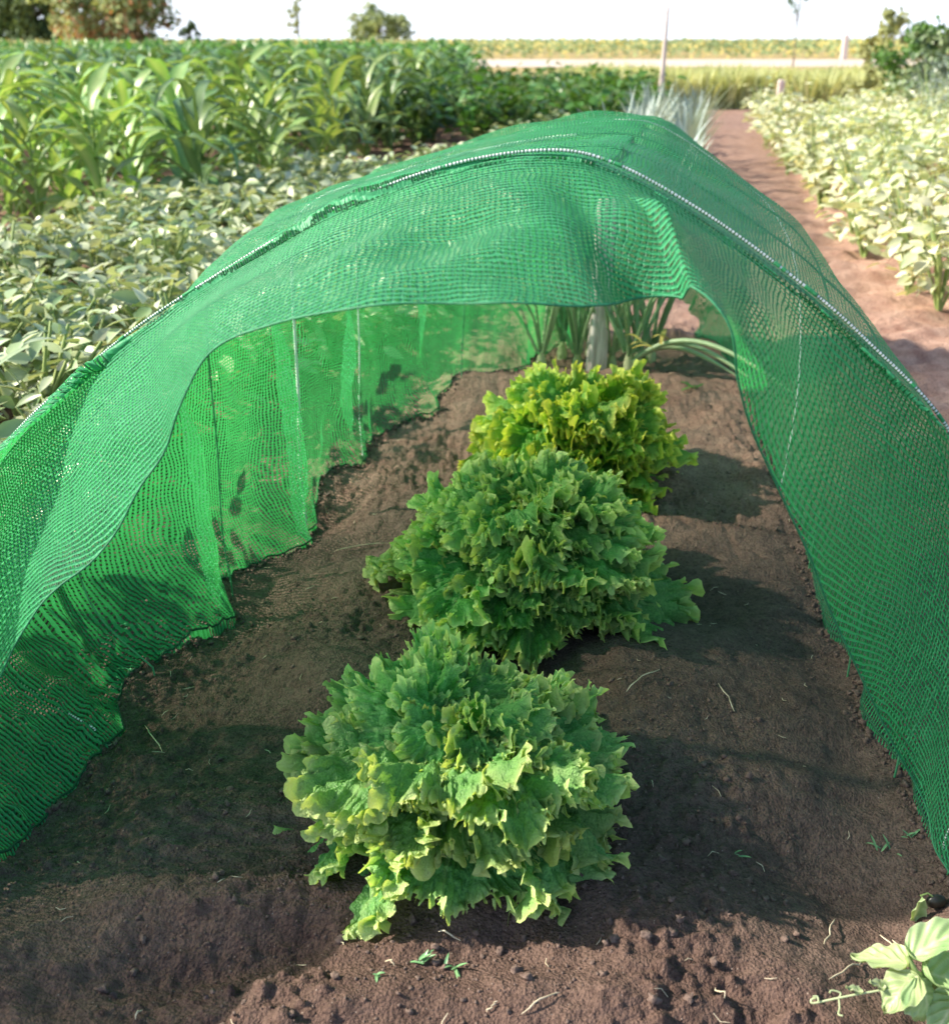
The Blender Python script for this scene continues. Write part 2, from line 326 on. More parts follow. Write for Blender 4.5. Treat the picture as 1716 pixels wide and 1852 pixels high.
# ------------------------------------------------------------------ ground
def spaced(segs):
    out = [segs[0][0]]
    for a, b, d0, gr in segs:
        d = d0; x = out[-1]
        while x + d < b: x += d; out.append(x); d *= gr
        out.append(b)
    return np.unique(np.round(np.array(out), 6))
xs_pos = spaced([(0, 0.74, 0.0037, 1.0), (0.74, 1500, 0.005, 1.035)])
xs = np.unique(np.concatenate([-xs_pos, xs_pos]))
ys = spaced([(0.76, 1.6, 0.0037, 1.0), (1.6, 5.0, 0.0045, 1.009), (5.0, 2200, 0.03, 1.04)])
ys = np.concatenate([np.array([-60, -20, -8, -3, -1, -0.2, 0.2, 0.45, 0.62]), ys])
XX, YY = np.meshgrid(xs, ys)
ZZ = gz(XX, YY)
uu = XX - AX * (YY - 1.2)
dry = 0.5 * sst(0.62, 0.95, np.abs(uu) + 0.06 * fbm(XX * 5, YY * 5, 90, 3)) * sst(1.6, 2.4, YY + 0.4 * vn(XX * 3, YY * 3, 12))
dry = np.maximum(dry, 0.28 * sst(1.6, 2.6, YY + 0.3 * vn(XX * 3, YY * 3, 12)))
dry = np.where(uu < -0.5, dry * 0.6, dry)
dry = np.maximum(dry, sst(15, 18, YY)); dry = np.clip(dry, 0, 1)
mb = MB(); mb.grid(np.stack([XX, YY, ZZ], -1), dry)
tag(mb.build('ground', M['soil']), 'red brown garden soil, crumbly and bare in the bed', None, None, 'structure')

# clods and crumbs scattered on the bed (nobody could count them)
def ico():
    t = (1 + 5 ** .5) / 2
    v = np.array([(-1, t, 0), (1, t, 0), (-1, -t, 0), (1, -t, 0), (0, -1, t), (0, 1, t), (0, -1, -t), (0, 1, -t), (t, 0, -1), (t, 0, 1), (-t, 0, -1), (-t, 0, 1)], float)
    return v / np.linalg.norm(v[0])
def lump(mb, c, r, rr, k=8, tint=0):
    th = np.linspace(0, np.pi, 6); ph = np.linspace(0, 2 * np.pi, k, endpoint=False)
    P = np.stack([np.sin(th)[:, None] * np.cos(ph), np.sin(th)[:, None] * np.sin(ph), np.cos(th)[:, None] * np.ones(k)], -1)
    d = np.clip(1 + 0.34 * rr.standard_normal((6, k)), 0.45, 1.8); d[0] = d[0, 0]; d[-1] = d[-1, 0]
    sc = np.array([1, 0.75 + 0.4 * rr.random(), 0.6 + 0.3 * rr.random()]) * r
    a = rr.random() * 6.28; R = np.array([[math.cos(a), -math.sin(a), 0], [math.sin(a), math.cos(a), 0], [0, 0, 1]])
    mb.grid((P * d[..., None] * sc) @ R.T + np.asarray(c), tint, closed=True)
mb = MB(); rr = np.random.default_rng(3)
n = 11000
cx = rr.uniform(-1.0, 1.1, n * 3); cy = rr.uniform(0.68, 3.2, n * 3)
keep = sst(-0.1, 0.55, vn(cx * 3.7, cy * 3.7, 5) + 0.4 * vn(cx * 9, cy * 9, 6)) > rr.random(n * 3) * 1.1
keep &= rr.random(n * 3) < np.clip(1.3 / cy ** 2, 0.08, 1)
cx, cy = cx[keep][:n], cy[keep][:n]; cz = gz(cx, cy)
for i in range(len(cx)):
    r = 0.0009 + 0.0014 * rr.random() + (0.0040 * rr.random() ** 4 if rr.random() < 0.25 else 0)
    lump(mb, (cx[i], cy[i], cz[i] + r * 0.3), r, rr, 6)
for (px, py, r) in [(1168, 1694, .008), (1230, 1668, .007), (1215, 1690, .006), (1325, 1580, .006), (1352, 1590, .007), (1385, 1625, .006), (1270, 1655, .005),
                    (185, 1790, .008), (240, 1760, .006), (205, 1800, .005), (260, 1700, .006), (620, 1700, .008), (660, 1690, .006), (1110, 1700, .006), (1440, 1690, .006),
                    (1420, 1700, .006), (1180, 1810, .008), (1245, 1810, .007), (1090, 1765, .006), (580, 1325, .005), (560, 1250, .005), (665, 1250, .005), (1080, 1250, .006), (1700, 1540, .005), (1290, 1740, .006)]:
    c = on_soil(px, py); c[2] += r * 0.1; lump(mb, c, r * 0.8, rr, 9)
tag(mb.build('soil_crumbs', M['clod']), 'crumbs and small clods of brown earth strewn over the bed', 'soil', None, 'stuff')

# dirt road and far land
mb = MB(); rx = np.linspace(-400, 400, 60); ry = np.linspace(43, 60, 6)
A, B = np.meshgrid(rx, ry); mb.grid(np.stack([A, B + 0.04 * A, gz(A, B) + 0.012 + 0 * A], -1)); tag(mb.build('road', M['road']), 'pale dirt road crossing behind the garden', None, None, 'structure')

# ------------------------------------------------------------------ generic leaf builders
def strap(mb, base, az, el, L, W, droop, rr, n=9, fold=0.35, tint=0.0, twist=0.0, wav=0.0):
    s = np.linspace(0, 1, n); e = el - droop * s ** 1.4
    dx = np.cos(e) * L / (n - 1); dz = np.sin(e) * L / (n - 1)
    r = np.concatenate([[0], np.cumsum(dx[:-1])]); z = np.concatenate([[0], np.cumsum(dz[:-1])])
    a = az + twist * s
    c = np.stack([base[0] + r * np.cos(a), base[1] + r * np.sin(a), base[2] + z], -1)
    w = W * np.clip(np.sin(np.pi * np.clip(s * 0.86 + 0.14, 0, 1)) ** 0.7, 0.02, 1)
    side = np.stack([-np.sin(a), np.cos(a), 0 * a], -1)
    up = np.stack([-np.sin(e) * np.cos(a), -np.sin(e) * np.sin(a), np.cos(e)], -1)
    wv = wav * np.sin(s * 14 + rr.random() * 6)
    P = np.stack([c - side * w[:, None] + up * (w * fold + wv * w)[:, None], c, c + side * w[:, None] + up * (w * fold - wv * w)[:, None]], 1)
    mb.grid(P, np.stack([np.full(n, tint * .3), np.full(n, tint), np.full(n, tint * .3)], 1) + 0 * P[..., 0])
def ovate(mb, base, d, nrm, L, W, rr, n=6, cup=0.25, droop=0.3, tint=0.0):
    d = d / np.linalg.norm(d); nrm = nrm - d * (nrm @ d); nrm /= np.linalg.norm(nrm) + 1e-9; sd = np.cross(d, nrm)
    s = np.linspace(0, 1, n); w = W * 0.5 * np.sin(np.pi * s ** 0.75) ** 0.8
    c = base + d * (s * L)[:, None] - nrm * (droop * L * s ** 2)[:, None]
    P = np.stack([c - sd * w[:, None] + nrm * (cup * w)[:, None], c, c + sd * w[:, None] + nrm * (cup * w)[:, None]], 1)
    mb.grid(P, tint)

# ------------------------------------------------------------------ corn
def corn_proto(seed, mt='corn'):
    rr = np.random.default_rng(seed)
    t = thing('corn_plant', 'leafy green corn plant with long arching strap leaves in the plot on the left', 'corn plant', (0, 0, 0), 'young corn plants in rows on the left')
    hgt = 0.58 + 0.08 * rr.random()
    st = MB(); st.tube([(0, 0, -0.03), (0.005, 0, hgt * 0.5), (0.01, 0.005, hgt)], [0.013, 0.010, 0.004], 6); st.build('stalk', M['stalk'], t)
    mb = MB(); a0 = rr.random() * 6.28
    for k in range(13):
        z = 0.05 + hgt * 0.93 * (k / 12.0); L = (0.36 + 0.22 * math.sin(math.pi * (0.15 + 0.7 * k / 12))) * rr.uniform(0.85, 1.15)
        strap(mb, (0.0, 0, z), a0 + k * math.pi + rr.normal() * 0.5, rr.uniform(0.95, 1.3), L, rr.uniform(0.026, 0.042), rr.uniform(1.7, 2.9), rr, 10, 0.35, 1.0, rr.normal() * 0.5, 0.35)
    mb.build('foliage', M[mt], t)
    return t
protos = [corn_proto(100 + i, 'corn' if i < 4 else 'corn_dark') for i in range(6)]
rr = np.random.default_rng(17); spots = []
D = 5.6
for row in range(60):
    for k in range(60):
        D = 5.1 + row * 0.46 + rr.normal() * 0.06
        xr_ = -1.22 + 0.11 * (D - 5.5); x = xr_ - k * 0.32 - (row % 2) * 0.15 + rr.normal() * 0.06
        if abs(x) > 0.46 * D + 0.5 or D > 21: continue
        if D > 12 and rr.random() < 0.40: continue
        spots.append((x, D))
spots.sort(key=lambda p: p[1]); spots = spots[:290]
for i, (x, D) in enumerate(spots):
    sc = rr.uniform(0.80, 1.05) * (0.96 + 0.008 * max(D - 8, 0))
    if i < len(protos): o = protos[i]; o.location = (x, D, g1(x, D)); o.scale = (sc,) * 3
    else: dup(protos[4 + i % 2 if rr.random() < 0.8 * float(sst(7.5, 10.5, D + 0.6 * x + 2)) else i % 4], (x, D, g1(x, D)), rr.random() * 6.28, sc)
print('corn', len(spots))

# ------------------------------------------------------------------ bushy plants
def bushy(name, seed, label, cat, grp, mat, h, rad, nleaf, L, W, stems=7, tint=0.0, droop=0.35, up=0.6):
    rr = np.random.default_rng(seed); t = thing(name, label, cat, (0, 0, 0), grp)
    st = MB(); mb = MB(); tips = []
    for k in range(stems):
        a = rr.random() * 6.28; q = rad * rr.uniform(0.2, 0.8)
        p = np.array([[0, 0, -0.02], [q * .4 * math.cos(a), q * .4 * math.sin(a), h * .5], [q * math.cos(a), q * math.sin(a), h * rr.uniform(.75, 1.0)]])
        st.tube(p, [0.006, 0.005, 0.003], 5); tips.append(p)
    for k in range(nleaf):
        p = tips[rr.integers(stems)]; f = rr.uniform(0.25, 1.05)
        c = (p[0] * (1 - f) ** 2 + 2 * f * (1 - f) * p[1] + f * f * p[2])
        a = rr.random() * 6.28; off = rad * 0.45 * rr.random()
        c = c + np.array([off * math.cos(a), off * math.sin(a), rr.normal() * 0.02]); c[2] = max(c[2], 0.02)
        d = np.array([math.cos(a), math.sin(a), rr.uniform(-0.5, 0.7)]); nr = np.array([rr.normal() * .5 , rr.normal() * .5, up + 0.3])
        ovate(mb, c, d, nr, L * rr.uniform(.6, 1.25), W * rr.uniform(.6, 1.2), rr, 5, rr.uniform(0.1, 0.5), droop * rr.random(), rr.random() if tint else 0)
    st.build('stem', M['stem'], t); mb.build('foliage', M[mat], t); return t
def scatter(protos, spots, seed, s0=0.85, s1=1.15):
    rr = np.random.default_rng(seed)
    for i, (x, D) in enumerate(spots):
        sc = rr.uniform(s0, s1)
        if i < len(protos): o = protos[i]; o.location = (x, D, g1(x, D)); o.scale = (sc,) * 3
        else: dup(protos[i % len(protos)], (x, D, g1(x, D)), rr.random() * 6.28, sc)
rr = np.random.default_rng(23)
# pale beans right of the path
pb = [bushy('bean_plant', 200 + i, 'sunlit pale green bean plant with yellowing leaves right of the path', 'bean plant', 'bean plants right of the path', 'bean', 0.34 + 0.05 * i, 0.26, 120, 0.070, 0.045, 9, 1.0) for i in range(4)]
sp = []
for k in range(24):
    D = 3.9 + 0.36 * k
    for j in range(9):
        x = 1.63 + 0.165 * (D - 3.9) + j * 0.40 + rr.normal() * 0.05
        
        if x < 0.47 * D + 0.5: sp.append((x, D + rr.normal() * 0.07))
scatter(pb, sp, 1); print('beans', len(sp))
# grey greens left
pg = [bushy('spinach_plant', 230 + i, 'low grey-green leafy plant in the row beside the left of the green tunnel', 'leafy plant', 'grey-green leafy plants left of the tunnel', 'greens', 0.26, 0.24, 190, 0.062, 0.028, 12, 1.0) for i in range(4)]
sp = []
def wall_x(D): return float(np.interp(D, [0.8, 1.02, 1.39, 1.72, 2.05, 2.41, 2.79, 3.1, 3.4], [-.74, -.72, -.68, -.62, -.58, -.52, -.42, -.30, -.12])) if D < 3.4 else axis_x(D) - 0.58 + min(0.12, (D - 3.4) * .1)
for k in range(41):
    D = 0.8 + 0.27 * k; wx = wall_x(D)  # nearest plants, out of view, added to shade the left net wall
    for j in range(7):
        x = wx - 0.24 - j * 0.27 + rr.normal() * 0.03
        if x < -1.62 + 0.205 * (D - 2.6) - 0.55 or (D > 6.5 and j > 2): continue
        if abs(x) < 0.47 * D + 0.5: sp.append((x, D + rr.normal() * 0.05))
scatter(pg, sp, 2, 0.85, 1.25); print('greens', len(sp))
# darker bushes behind the tunnel
pd = [bushy('potato_bush', 260 + i, 'dark green bushy plant in the block behind the tunnel', 'bush', 'dark green bushes behind the tunnel', 'bush', 0.50, 0.34, 150, 0.10, 0.07, 10) for i in range(3)]
sp = []
for k in range(13):
    D = 10.0 + 0.62 * k
    for j in range(8):
        x = -1.0 + 0.06 * (D - 10) + j * 0.5 + rr.normal() * 0.06
        if x < 1.55 + 0.13 * (D - 10): sp.append((x, D))
scatter(pd, sp, 3, 0.85, 1.12)

# leeks beyond the cover
def leek(seed):
    rr = np.random.default_rng(seed); t = thing('leek_plant', 'blue-grey leek with upright strap leaves behind the far end of the tunnel', 'leek', (0, 0, 0), 'leeks beyond the tunnel end')
    st = MB(); st.tube([(0, 0, -.02), (0, 0, .08), (0, 0, 0.16)], [0.016, 0.015, 0.013], 7); st.build('stalk', M['stem'], t)
    mb = MB()
    for k in range(12):
        strap(mb, (0, 0, 0.08 + 0.008 * k), (k % 2) * math.pi + rr.normal() * 0.5, rr.uniform(1.25, 1.52), rr.uniform(0.34, 0.50), 0.010, rr.uniform(0.1, 0.9), rr, 9, 0.5)
    mb.build('foliage', M['leek'], t); return t
lp = [leek(300), leek(301), leek(302)]
sp = [(axis_x(D) + dx + rr.normal() * .03, D) for D in np.arange(5.6, 9.6, 0.26) for dx in (-0.18, 0.10)]
scatter(lp, sp, 4, 0.9, 1.15)

# ------------------------------------------------------------------ lettuces
def lettuce_leaf_mesh(seed, k1=7.0, amp=1.0, ribw=1.0):
    """unit leaf: petiole at origin, growing along +Y, upper face +Z, length about 1"""
    rr = np.random.default_rng(abs(seed)); nf, nr = 1150, 28
    pm = 2.25; phi = np.linspace(-pm, pm, nf)[None, :]; r = 1 - (1 - np.linspace(0.0, 1, nr)[:, None]) ** 1.6
    lob = 1 + 0.10 * np.sin(phi * 4 + rr.random() * 6) + 0.07 * np.sin(phi * 9 + rr.random() * 6)
    R = (0.36 + 0.26 * np.cos(phi)) * lob
    ang = phi + 0.0 * r
    # irregular phase so frills never line up
    ph = phi * k1 * 1.8 + 2.4 * vn(phi * 2.0 + seed, phi * 0 + 3, seed)
    ph2 = phi * k1 * 8.2 + 3.0 * vn(phi * 4.5 + seed, phi * 0 + 8, seed + 1)
    ph3 = phi * k1 * 17.5 + 3.0 * vn(phi * 9.0, phi * 0 + 5, seed + 2)
    am = 0.75 + 0.6 * vn(phi * 3.3, phi * 0 + 1, seed + 3); am2 = 0.8 + 0.6 * vn(phi * 8, phi * 0 + 2, seed + 5); am3 = 0.8 + 0.7 * vn(phi * 15, phi * 0 + 6, seed + 7)
    e1 = r ** 2.6; e2 = r ** 6.5; e3 = r ** 13
    zoff = amp * (0.090 * am * e1 * np.sin(ph) + 0.042 * am2 * e2 * np.sin(ph2) + 0.020 * am3 * e3 * np.sin(ph3))
    toff = amp * (0.024 * e2 * np.sin(2 * ph + 0.6) + 0.020 * am2 * e3 * np.sin(2 * ph2 + 0.4) + 0.005 * e3 * np.sin(2 * ph3))
    roff = amp * (-0.045 * e2 * np.abs(np.sin(ph)) + 0.022 * am2 * e3 * np.cos(ph2) + 0.034 * am3 * r ** 20 * (np.maximum(np.cos(ph3 + 0.8 * np.sin(ph3)), -0.2)))
    teeth = 0.0
    rad = r * R + roff + teeth * 1.0
    x = rad * np.sin(ang) + toff * np.cos(ang); y = 0.36 + rad * np.cos(ang) - toff * np.sin(ang)
    blis = np.abs(vn(x * 16 + seed, y * 16, seed + 9)) + 0.5 * np.abs(vn(x * 34, y * 34, seed + 10))
    z = zoff + 0.16 * (x ** 2) * 2.2 + 0.045 * blis * np.clip(r * 3, 0, 1)
    z = z + 0.012 * np.sin(np.abs(ang) * 11 + r * 2) * r * (1 - r)         # side veins
    y = np.maximum(y, 0.02 * np.ones_like(y))
    rib = np.exp(-(x / (0.035 * ribw * (1.15 - np.clip(y, 0, 1)))) ** 2) * (y > 0.05) * np.clip(1.1 - y, 0, 1) * 0.7
    if ribw > 1.5:
        for sg in (-1, 1):
            dx_ = x - sg * (y - 0.30) * 0.75; rib = np.maximum(rib, np.exp(-(dx_ / 0.05) ** 2) * (y > 0.28) * np.clip(1.2 - r * 1.2, 0, 1))
    z = z - 0.02 * rib
    tint = np.clip(0.95 * r ** 16 + rib * 0.8 + 0.15 * e2, 0, 1)
    return x, y, z, tint
def bend(x, y, z, kap, y0=0.0):
    a = kap * y; k = kap if abs(kap) > 1e-4 else 1e-4
    return x, np.sin(a) / k + z * np.sin(a), -(1 - np.cos(a)) / k + z * np.cos(a)
leaf_lib = []
def make_leaf_data(seed, kap, k1, amp, mat, ribw=1.0):
    x, y, z, t = lettuce_leaf_mesh(seed, k1, amp, ribw); x, y, z = bend(x, y, z, kap)
    mb = MB(); mb.grid(np.stack([x, y, z], -1), t)
    # petiole / midrib as a fleshy wedge running under the blade
    s = np.linspace(0, 0.55, 9); px, py, pz = bend(0 * s, s, 0 * s - 0.012, kap)
    mb.tube(np.stack([px, py, pz], -1), np.linspace(0.032, 0.008, 9), 7, 0.85)
    o = mb.build('leaf', mat); me = o.data; bpy.data.objects.remove(o); return me
def lettuce(label, x, y, R, hgt, seed, mat, rings, k1=7.0, amp=1.0, extra=()):
    rr = np.random.default_rng(seed)
    z0 = g1(x, y)
    t = thing('lettuce', label, 'lettuce', (x, y, z0 - 0.005), 'curly lettuces in the covered bed')
    lib = [[make_leaf_data(seed * 50 + i * 7 + j, kap, k1 * rr.uniform(0.85, 1.2), amp, mat) for i in range(4)] for j, kap in enumerate((1.0, 1.5, 2.0, 2.1))]
    a = rr.random() * 6.28
    for j, (cnt, el0, el1, L0) in enumerate(rings):
        for i in range(cnt):
            a += 2.39996 + rr.normal() * 0.12
            el = math.radians(rr.uniform(el0, el1)); L = L0 * rr.uniform(0.85, 1.12)
            d = Vector((math.cos(a) * math.cos(el), math.sin(a) * math.cos(el), math.sin(el)))
            upv = Vector((-math.cos(a) * math.sin(el), -math.sin(a) * math.sin(el), math.cos(el)))
            sd = d.cross(upv); roll = rr.normal() * 0.5; yaw = rr.normal() * 0.35
            Rm = Matrix((sd, d, upv)).transposed().to_4x4()
            Mx = Matrix.Translation(d * R * 0.06 * (3 - j) / 3 + Vector((0, 0, 0.012 + 0.022 * hgt / 0.22 * j))) @ Rm @ Matrix.Rotation(roll, 4, 'Y') @ Matrix.Rotation(yaw, 4, 'Z') @ Matrix.Diagonal((L * rr.uniform(.9, 1.15), L, L * 0.9, 1))
            o = bpy.data.objects.new('leaf', lib[min(j, 3)][int(rr.integers(4))]); COL.objects.link(o); o.parent = t; o.matrix_local = Mx
    if seed == 7:      # broad open leaves with pale forked ribs facing the front
        for (az, el, L, kp) in ((-96, 58, 0.205, 1.25), (-62, 48, 0.20, 1.3), (-128, 50, 0.20, 1.3)):
            me = make_leaf_data(900 + az, kp, 6.5, 1.0, mat, 2.4); a2 = math.radians(az); el = math.radians(el)
            d = Vector((math.cos(a2) * math.cos(el), math.sin(a2) * math.cos(el), math.sin(el))); upv = Vector((-math.cos(a2) * math.sin(el), -math.sin(a2) * math.sin(el), math.cos(el)))
            o = bpy.data.objects.new('leaf', me); COL.objects.link(o); o.parent = t; tag(o, 'broad open leaf with pale forked rib')
            o.matrix_local = Matrix.Translation(Vector((d.x, d.y, 0)) * 0.055 + Vector((0, 0, .055))) @ Matrix((d.cross(upv), d, upv)).transposed().to_4x4() @ Matrix.Diagonal((L, L, L, 1))
    for (az, el, L) in extra:
        a2 = math.radians(az); el = math.radians(el)
        d = Vector((math.cos(a2) * math.cos(el), math.sin(a2) * math.cos(el), math.sin(el))); upv = Vector((-math.cos(a2) * math.sin(el), -math.sin(a2) * math.sin(el), math.cos(el)))
        o = bpy.data.objects.new('leaf', lib[1][0]); COL.objects.link(o); o.parent = t
        o.matrix_local = Matrix.Translation(d * 0.03 + Vector((0, 0, .02))) @ Matrix((d.cross(upv), d, upv)).transposed().to_4x4() @ Matrix.Diagonal((L, L, L, 1))
    return t
lettuce('nearest curly lettuce, wide open and loose, with pale ribs and yellow lit frills', LET[0][0], LET[0][1], 0.21, 0.22, 7, M['lettuce'],
        [(14, 8, 26, 0.215), (15, 26, 46, 0.205), (12, 44, 66, 0.175), (8, 66, 90, 0.145)], 6.5, 1.15)
lettuce('middle curly lettuce, dense dark green dome in the shade between the other two', LET[1][0], LET[1][1], 0.23, 0.24, 8, M['lettuce'],
        [(15, 12, 30, 0.235), (17, 32, 52, 0.235), (15, 52, 74, 0.228), (11, 72, 95, 0.21)], 8.4, 1.05, extra=[(-20, 22, 0.29)])
lettuce('farthest curly lettuce, its top bright yellow in the sun in front of the stake', LET[2][0], LET[2][1], 0.21, 0.25, 9, M['lettuce_sunlit'],
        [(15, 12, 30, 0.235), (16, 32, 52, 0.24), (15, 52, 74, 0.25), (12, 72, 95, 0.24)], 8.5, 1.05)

# ------------------------------------------------------------------ the green net tunnel
HP = [(0.0, 0.0)]
hoop_px = [(0, 830), (200, 640), (400, 505), (600, 392), (800, 315), (980, 285), (1100, 305), (1250, 385), (1400, 490), (1550, 615), (1716, 800)]
def plane_pt(px, py, c):      # intersect with the plane square to the bed axis at distance c
    X, F, V = ray(px, py); t = (c + AX * axis_x(c)) / (F + AX * X); return np.array([X * t, F * t, H - V * t])
front = [plane_pt(px, py, 1.2) for px, py in hoop_px]
prof = [(p[0], p[2]) for p in front]
prof = [(-0.545, 0.0), (-0.66, 0.10), (-0.685, 0.25)] + prof + [(0.575, 0.34), (0.60, 0.17), (0.572, 0.0)]
prof = np.array(prof); CX = 0.085; TOPH = prof[:, 1].max()
def cr(P, t):
    """Catmull-Rom through P (n,k) at parameters t in [0, n-1]"""
    P = np.asarray(P, float); n = len(P); i = np.clip(np.floor(t).astype(int), 0, n - 2); f = (t - i)[:, None]
    p0 = P[np.clip(i - 1, 0, n - 1)]; p1 = P[i]; p2 = P[i + 1]; p3 = P[np.clip(i + 2, 0, n - 1)]
    return 0.5 * (2 * p1 + (p2 - p0) * f + (2 * p0 - 5 * p1 + 4 * p2 - p3) * f ** 2 + (3 * p1 - p0 - 3 * p2 + p3) * f ** 3)
GL = np.array([(0.85, -0.60), (1.02, -0.565), (1.39, -0.51), (1.72, -0.444), (2.05, -0.365), (2.41, -0.28), (2.79, -0.157), (3.10, 0.067), (3.35, 0.24), (3.6, 0.33), (3.8, 0.38)])
GR = np.array([(0.8, 0.555), (1.04, 0.565), (1.18, 0.57), (1.79, 0.624), (2.35, 0.68), (3.35, 0.80), (3.6, 0.78), (3.8, 0.66)])
SC = [  # c, top height, left shoulder scale, right shoulder scale
    (1.20, TOPH, 1.00, 1.00), (1.36, 0.774, 1.00, 1.00), (1.50, 0.762, 1.01, 1.01), (1.64, 0.770, 1.03, 1.02), (1.80, 0.756, 1.04, 1.03), (1.97, 0.768, 1.05, 1.02), (2.15, 0.755, 1.05, 0.98),
    (2.33, 0.762, 1.05, 0.90), (2.58, 0.738, 1.0, 0.78), (2.85, 0.732, 0.92, 0.68), (3.10, 0.706, 0.90, 0.66), (3.36, 0.690, 0.84, 0.63), (3.50, 0.60, 0.62, 0.56), (3.64, 0.36, 0.45, 0.50), (3.72, 0.12, 0.34, 0.45)]
NT = 300
tt = np.linspace(0, len(prof) - 1, NT)
def section(c, h, sl, sr):
    P = prof.copy(); out = np.zeros((len(P), 3)); xa = axis_x(c) + CX
    for i, (x, z) in enumerate(P):
        rel = x - CX; s = sl if rel < 0 else sr
        bx = float(sst(1.3, 1.75, c) * (1 - sst(3.1, 3.5, c))) if rel < 0 and z > 0.35 else 0.0     # squarer left shoulder
        xx = xa + rel * s; zz = h * (z / TOPH) ** (1 - 0.45 * bx)
        out[i] = (xx, c - AX * (xx - axis_x(c)), zz)
    # the lower wall stands on the measured ground lines, and stands upright farther in
    k = float(sst(1.15, 1.7, c)) if c > 1.21 else 0.0
    for G, idx, offs in ((GL, [0, 1, 2, 3], (0, -.015, -.012, 0.0)), (GR, [-1, -2, -3, -4], (0, .012, .008, -.02))):
        for i, of in zip(idx, offs):
            gx = np.interp(out[i][1], G[:, 0], G[:, 1]) + of
            w = 1.0 if i in (0, -1) else k
            out[i][0] += (gx - out[i][0]) * w
    return out
secs = [section(*s) for s in SC]
# forward apron low on both sides of the first hoop
ap = secs[0].copy()
wts = np.zeros(len(prof)); wts[[0, 1, 2, 3]] = (0.85, 0.80, 0.62, 0.30); wts[[-1, -2, -3, -4]] = (0.38, 0.28, 0.16, 0.05)
ap[:, 1] -= wts; ap[0][0] = -0.62; ap[1][0] -= 0.0; ap[-1][0] = 0.555
ap[:, 2] -= 0.004
secs = [ap * 0.5 + secs[0] * 0.5 * 1.0] + secs if False else [ap] + secs
NSUB = 520
lens = [0] + list(np.cumsum([np.linalg.norm(secs[i + 1][:4] - secs[i][:4], axis=1).mean() * 0.5 + np.linalg.norm(secs[i + 1][8] - secs[i][8]) * 0.5 for i in range(len(secs) - 1)]))
s_new = np.linspace(0, lens[-1], NSUB); sp_ = np.interp(s_new, lens, np.arange(len(secs)))
A = np.stack([cr(s, tt) for s in secs])                     # (nsec, NT, 3)
Gd = np.stack([cr(A[:, j, :], sp_) for j in range(NT)], 1)  # (NSUB, NT, 3)
# metric coordinates
du = np.linalg.norm(np.diff(Gd, axis=0), axis=2); dv = np.linalg.norm(np.diff(Gd, axis=1), axis=2)
V_ = np.concatenate([np.zeros((NSUB, 1)), np.cumsum(dv, 1)], 1); V_ = V_ - V_[:, NT // 2][:, None]
vmid = V_[NSUB // 3]
U_ = np.concatenate([np.zeros((1, NT)), np.cumsum(du, 0)], 0)
i_h = np.argmin(np.abs(sp_ - 1.0)); U_ = U_ - U_[i_h][None, :]
def normals(Q):
    a = np.gradient(Q, axis=0); b = np.gradient(Q, axis=1); n = np.cross(a, b); n /= np.linalg.norm(n, axis=2)[..., None] + 1e-12; return n
Nn = normals(Gd)
tn = np.linspace(-1, 1, NT)[None, :]; low = np.clip((0.42 - Gd[..., 2]) / 0.42, 0, 1)
ss = s_new[:, None] + 0 * tn
hoops_c = [1.20, 1.36, 1.64, 1.97, 2.33, 2.85, 3.36]
hoop_s = np.interp([SC_i for SC_i in range(len(SC))], np.arange(len(SC)), lens[1:])
hs = [np.interp(c, [q[0] for q in SC], lens[1:]) for c in hoops_c]
away = np.min(np.abs(ss[..., None] - np.array(hs)), axis=-1); off = sst(0.0, 0.07, away)
wr = 0.060 * low ** 1.0 * np.sin(ss * 15 + 2.2 * fbm(ss * 3, V_ * 1.2, 4, 2) + 1.3) * (0.55 + 0.5 * fbm(ss * 4, V_ * 0.7, 14, 2))
wr += 0.016 * low ** 1.2 * fbm(ss * 18, V_ * 2.5, 15, 2)
wr += 0.020 * np.clip(low * 2, 0, 1) * fbm(ss * 9 + V_ * 8, V_ * 3, 16, 3)
wr += 0.024 * off * fbm(ss * 6 + V_ * 2, V_ * 3.0, 24, 3)
wr += 0.005 * off * fbm(ss * 30 + V_ * 9, V_ * 6, 25, 2)
# diagonal tension creases from the crown of each hoop
wr += 0.012 * off * np.maximum(0, np.sin(ss * 22 + V_ * 14)) ** 2 * sst(0, .4, vn(ss * 3, V_ * 3, 35))
frontf = sst(0.0, 0.16, np.abs(ss - lens[1]))
wr *= frontf; wr *= np.where(tn > 0.1, 0.30, 0.8)
Gd = Gd - Nn * wr[..., None]*np.where(Nn[:, NT // 2, 2].mean() > 0, -1, 1)
# overlapping vertical pleats of the left wall, gathered at each hoop
kn = [(1.05, -.012), (1.36, .020), (1.43, -.018), (1.70, .032), (1.745, -.030), (2.03, .032), (2.075, -.028), (2.39, .030), (2.44, -.024), (2.78, .022), (2.83, -.018), (3.1, 0)]
pz = np.interp(Gd[..., 1] + 0.02 * vn(Gd[..., 2] * 6, Gd[..., 1] * 2, 88), [k[0] for k in kn], [k[1] for k in kn])
Gd[..., 0] += np.where(tn < 0, pz * np.clip((0.58 - Gd[..., 2]) / 0.3, 0, 1), 0)
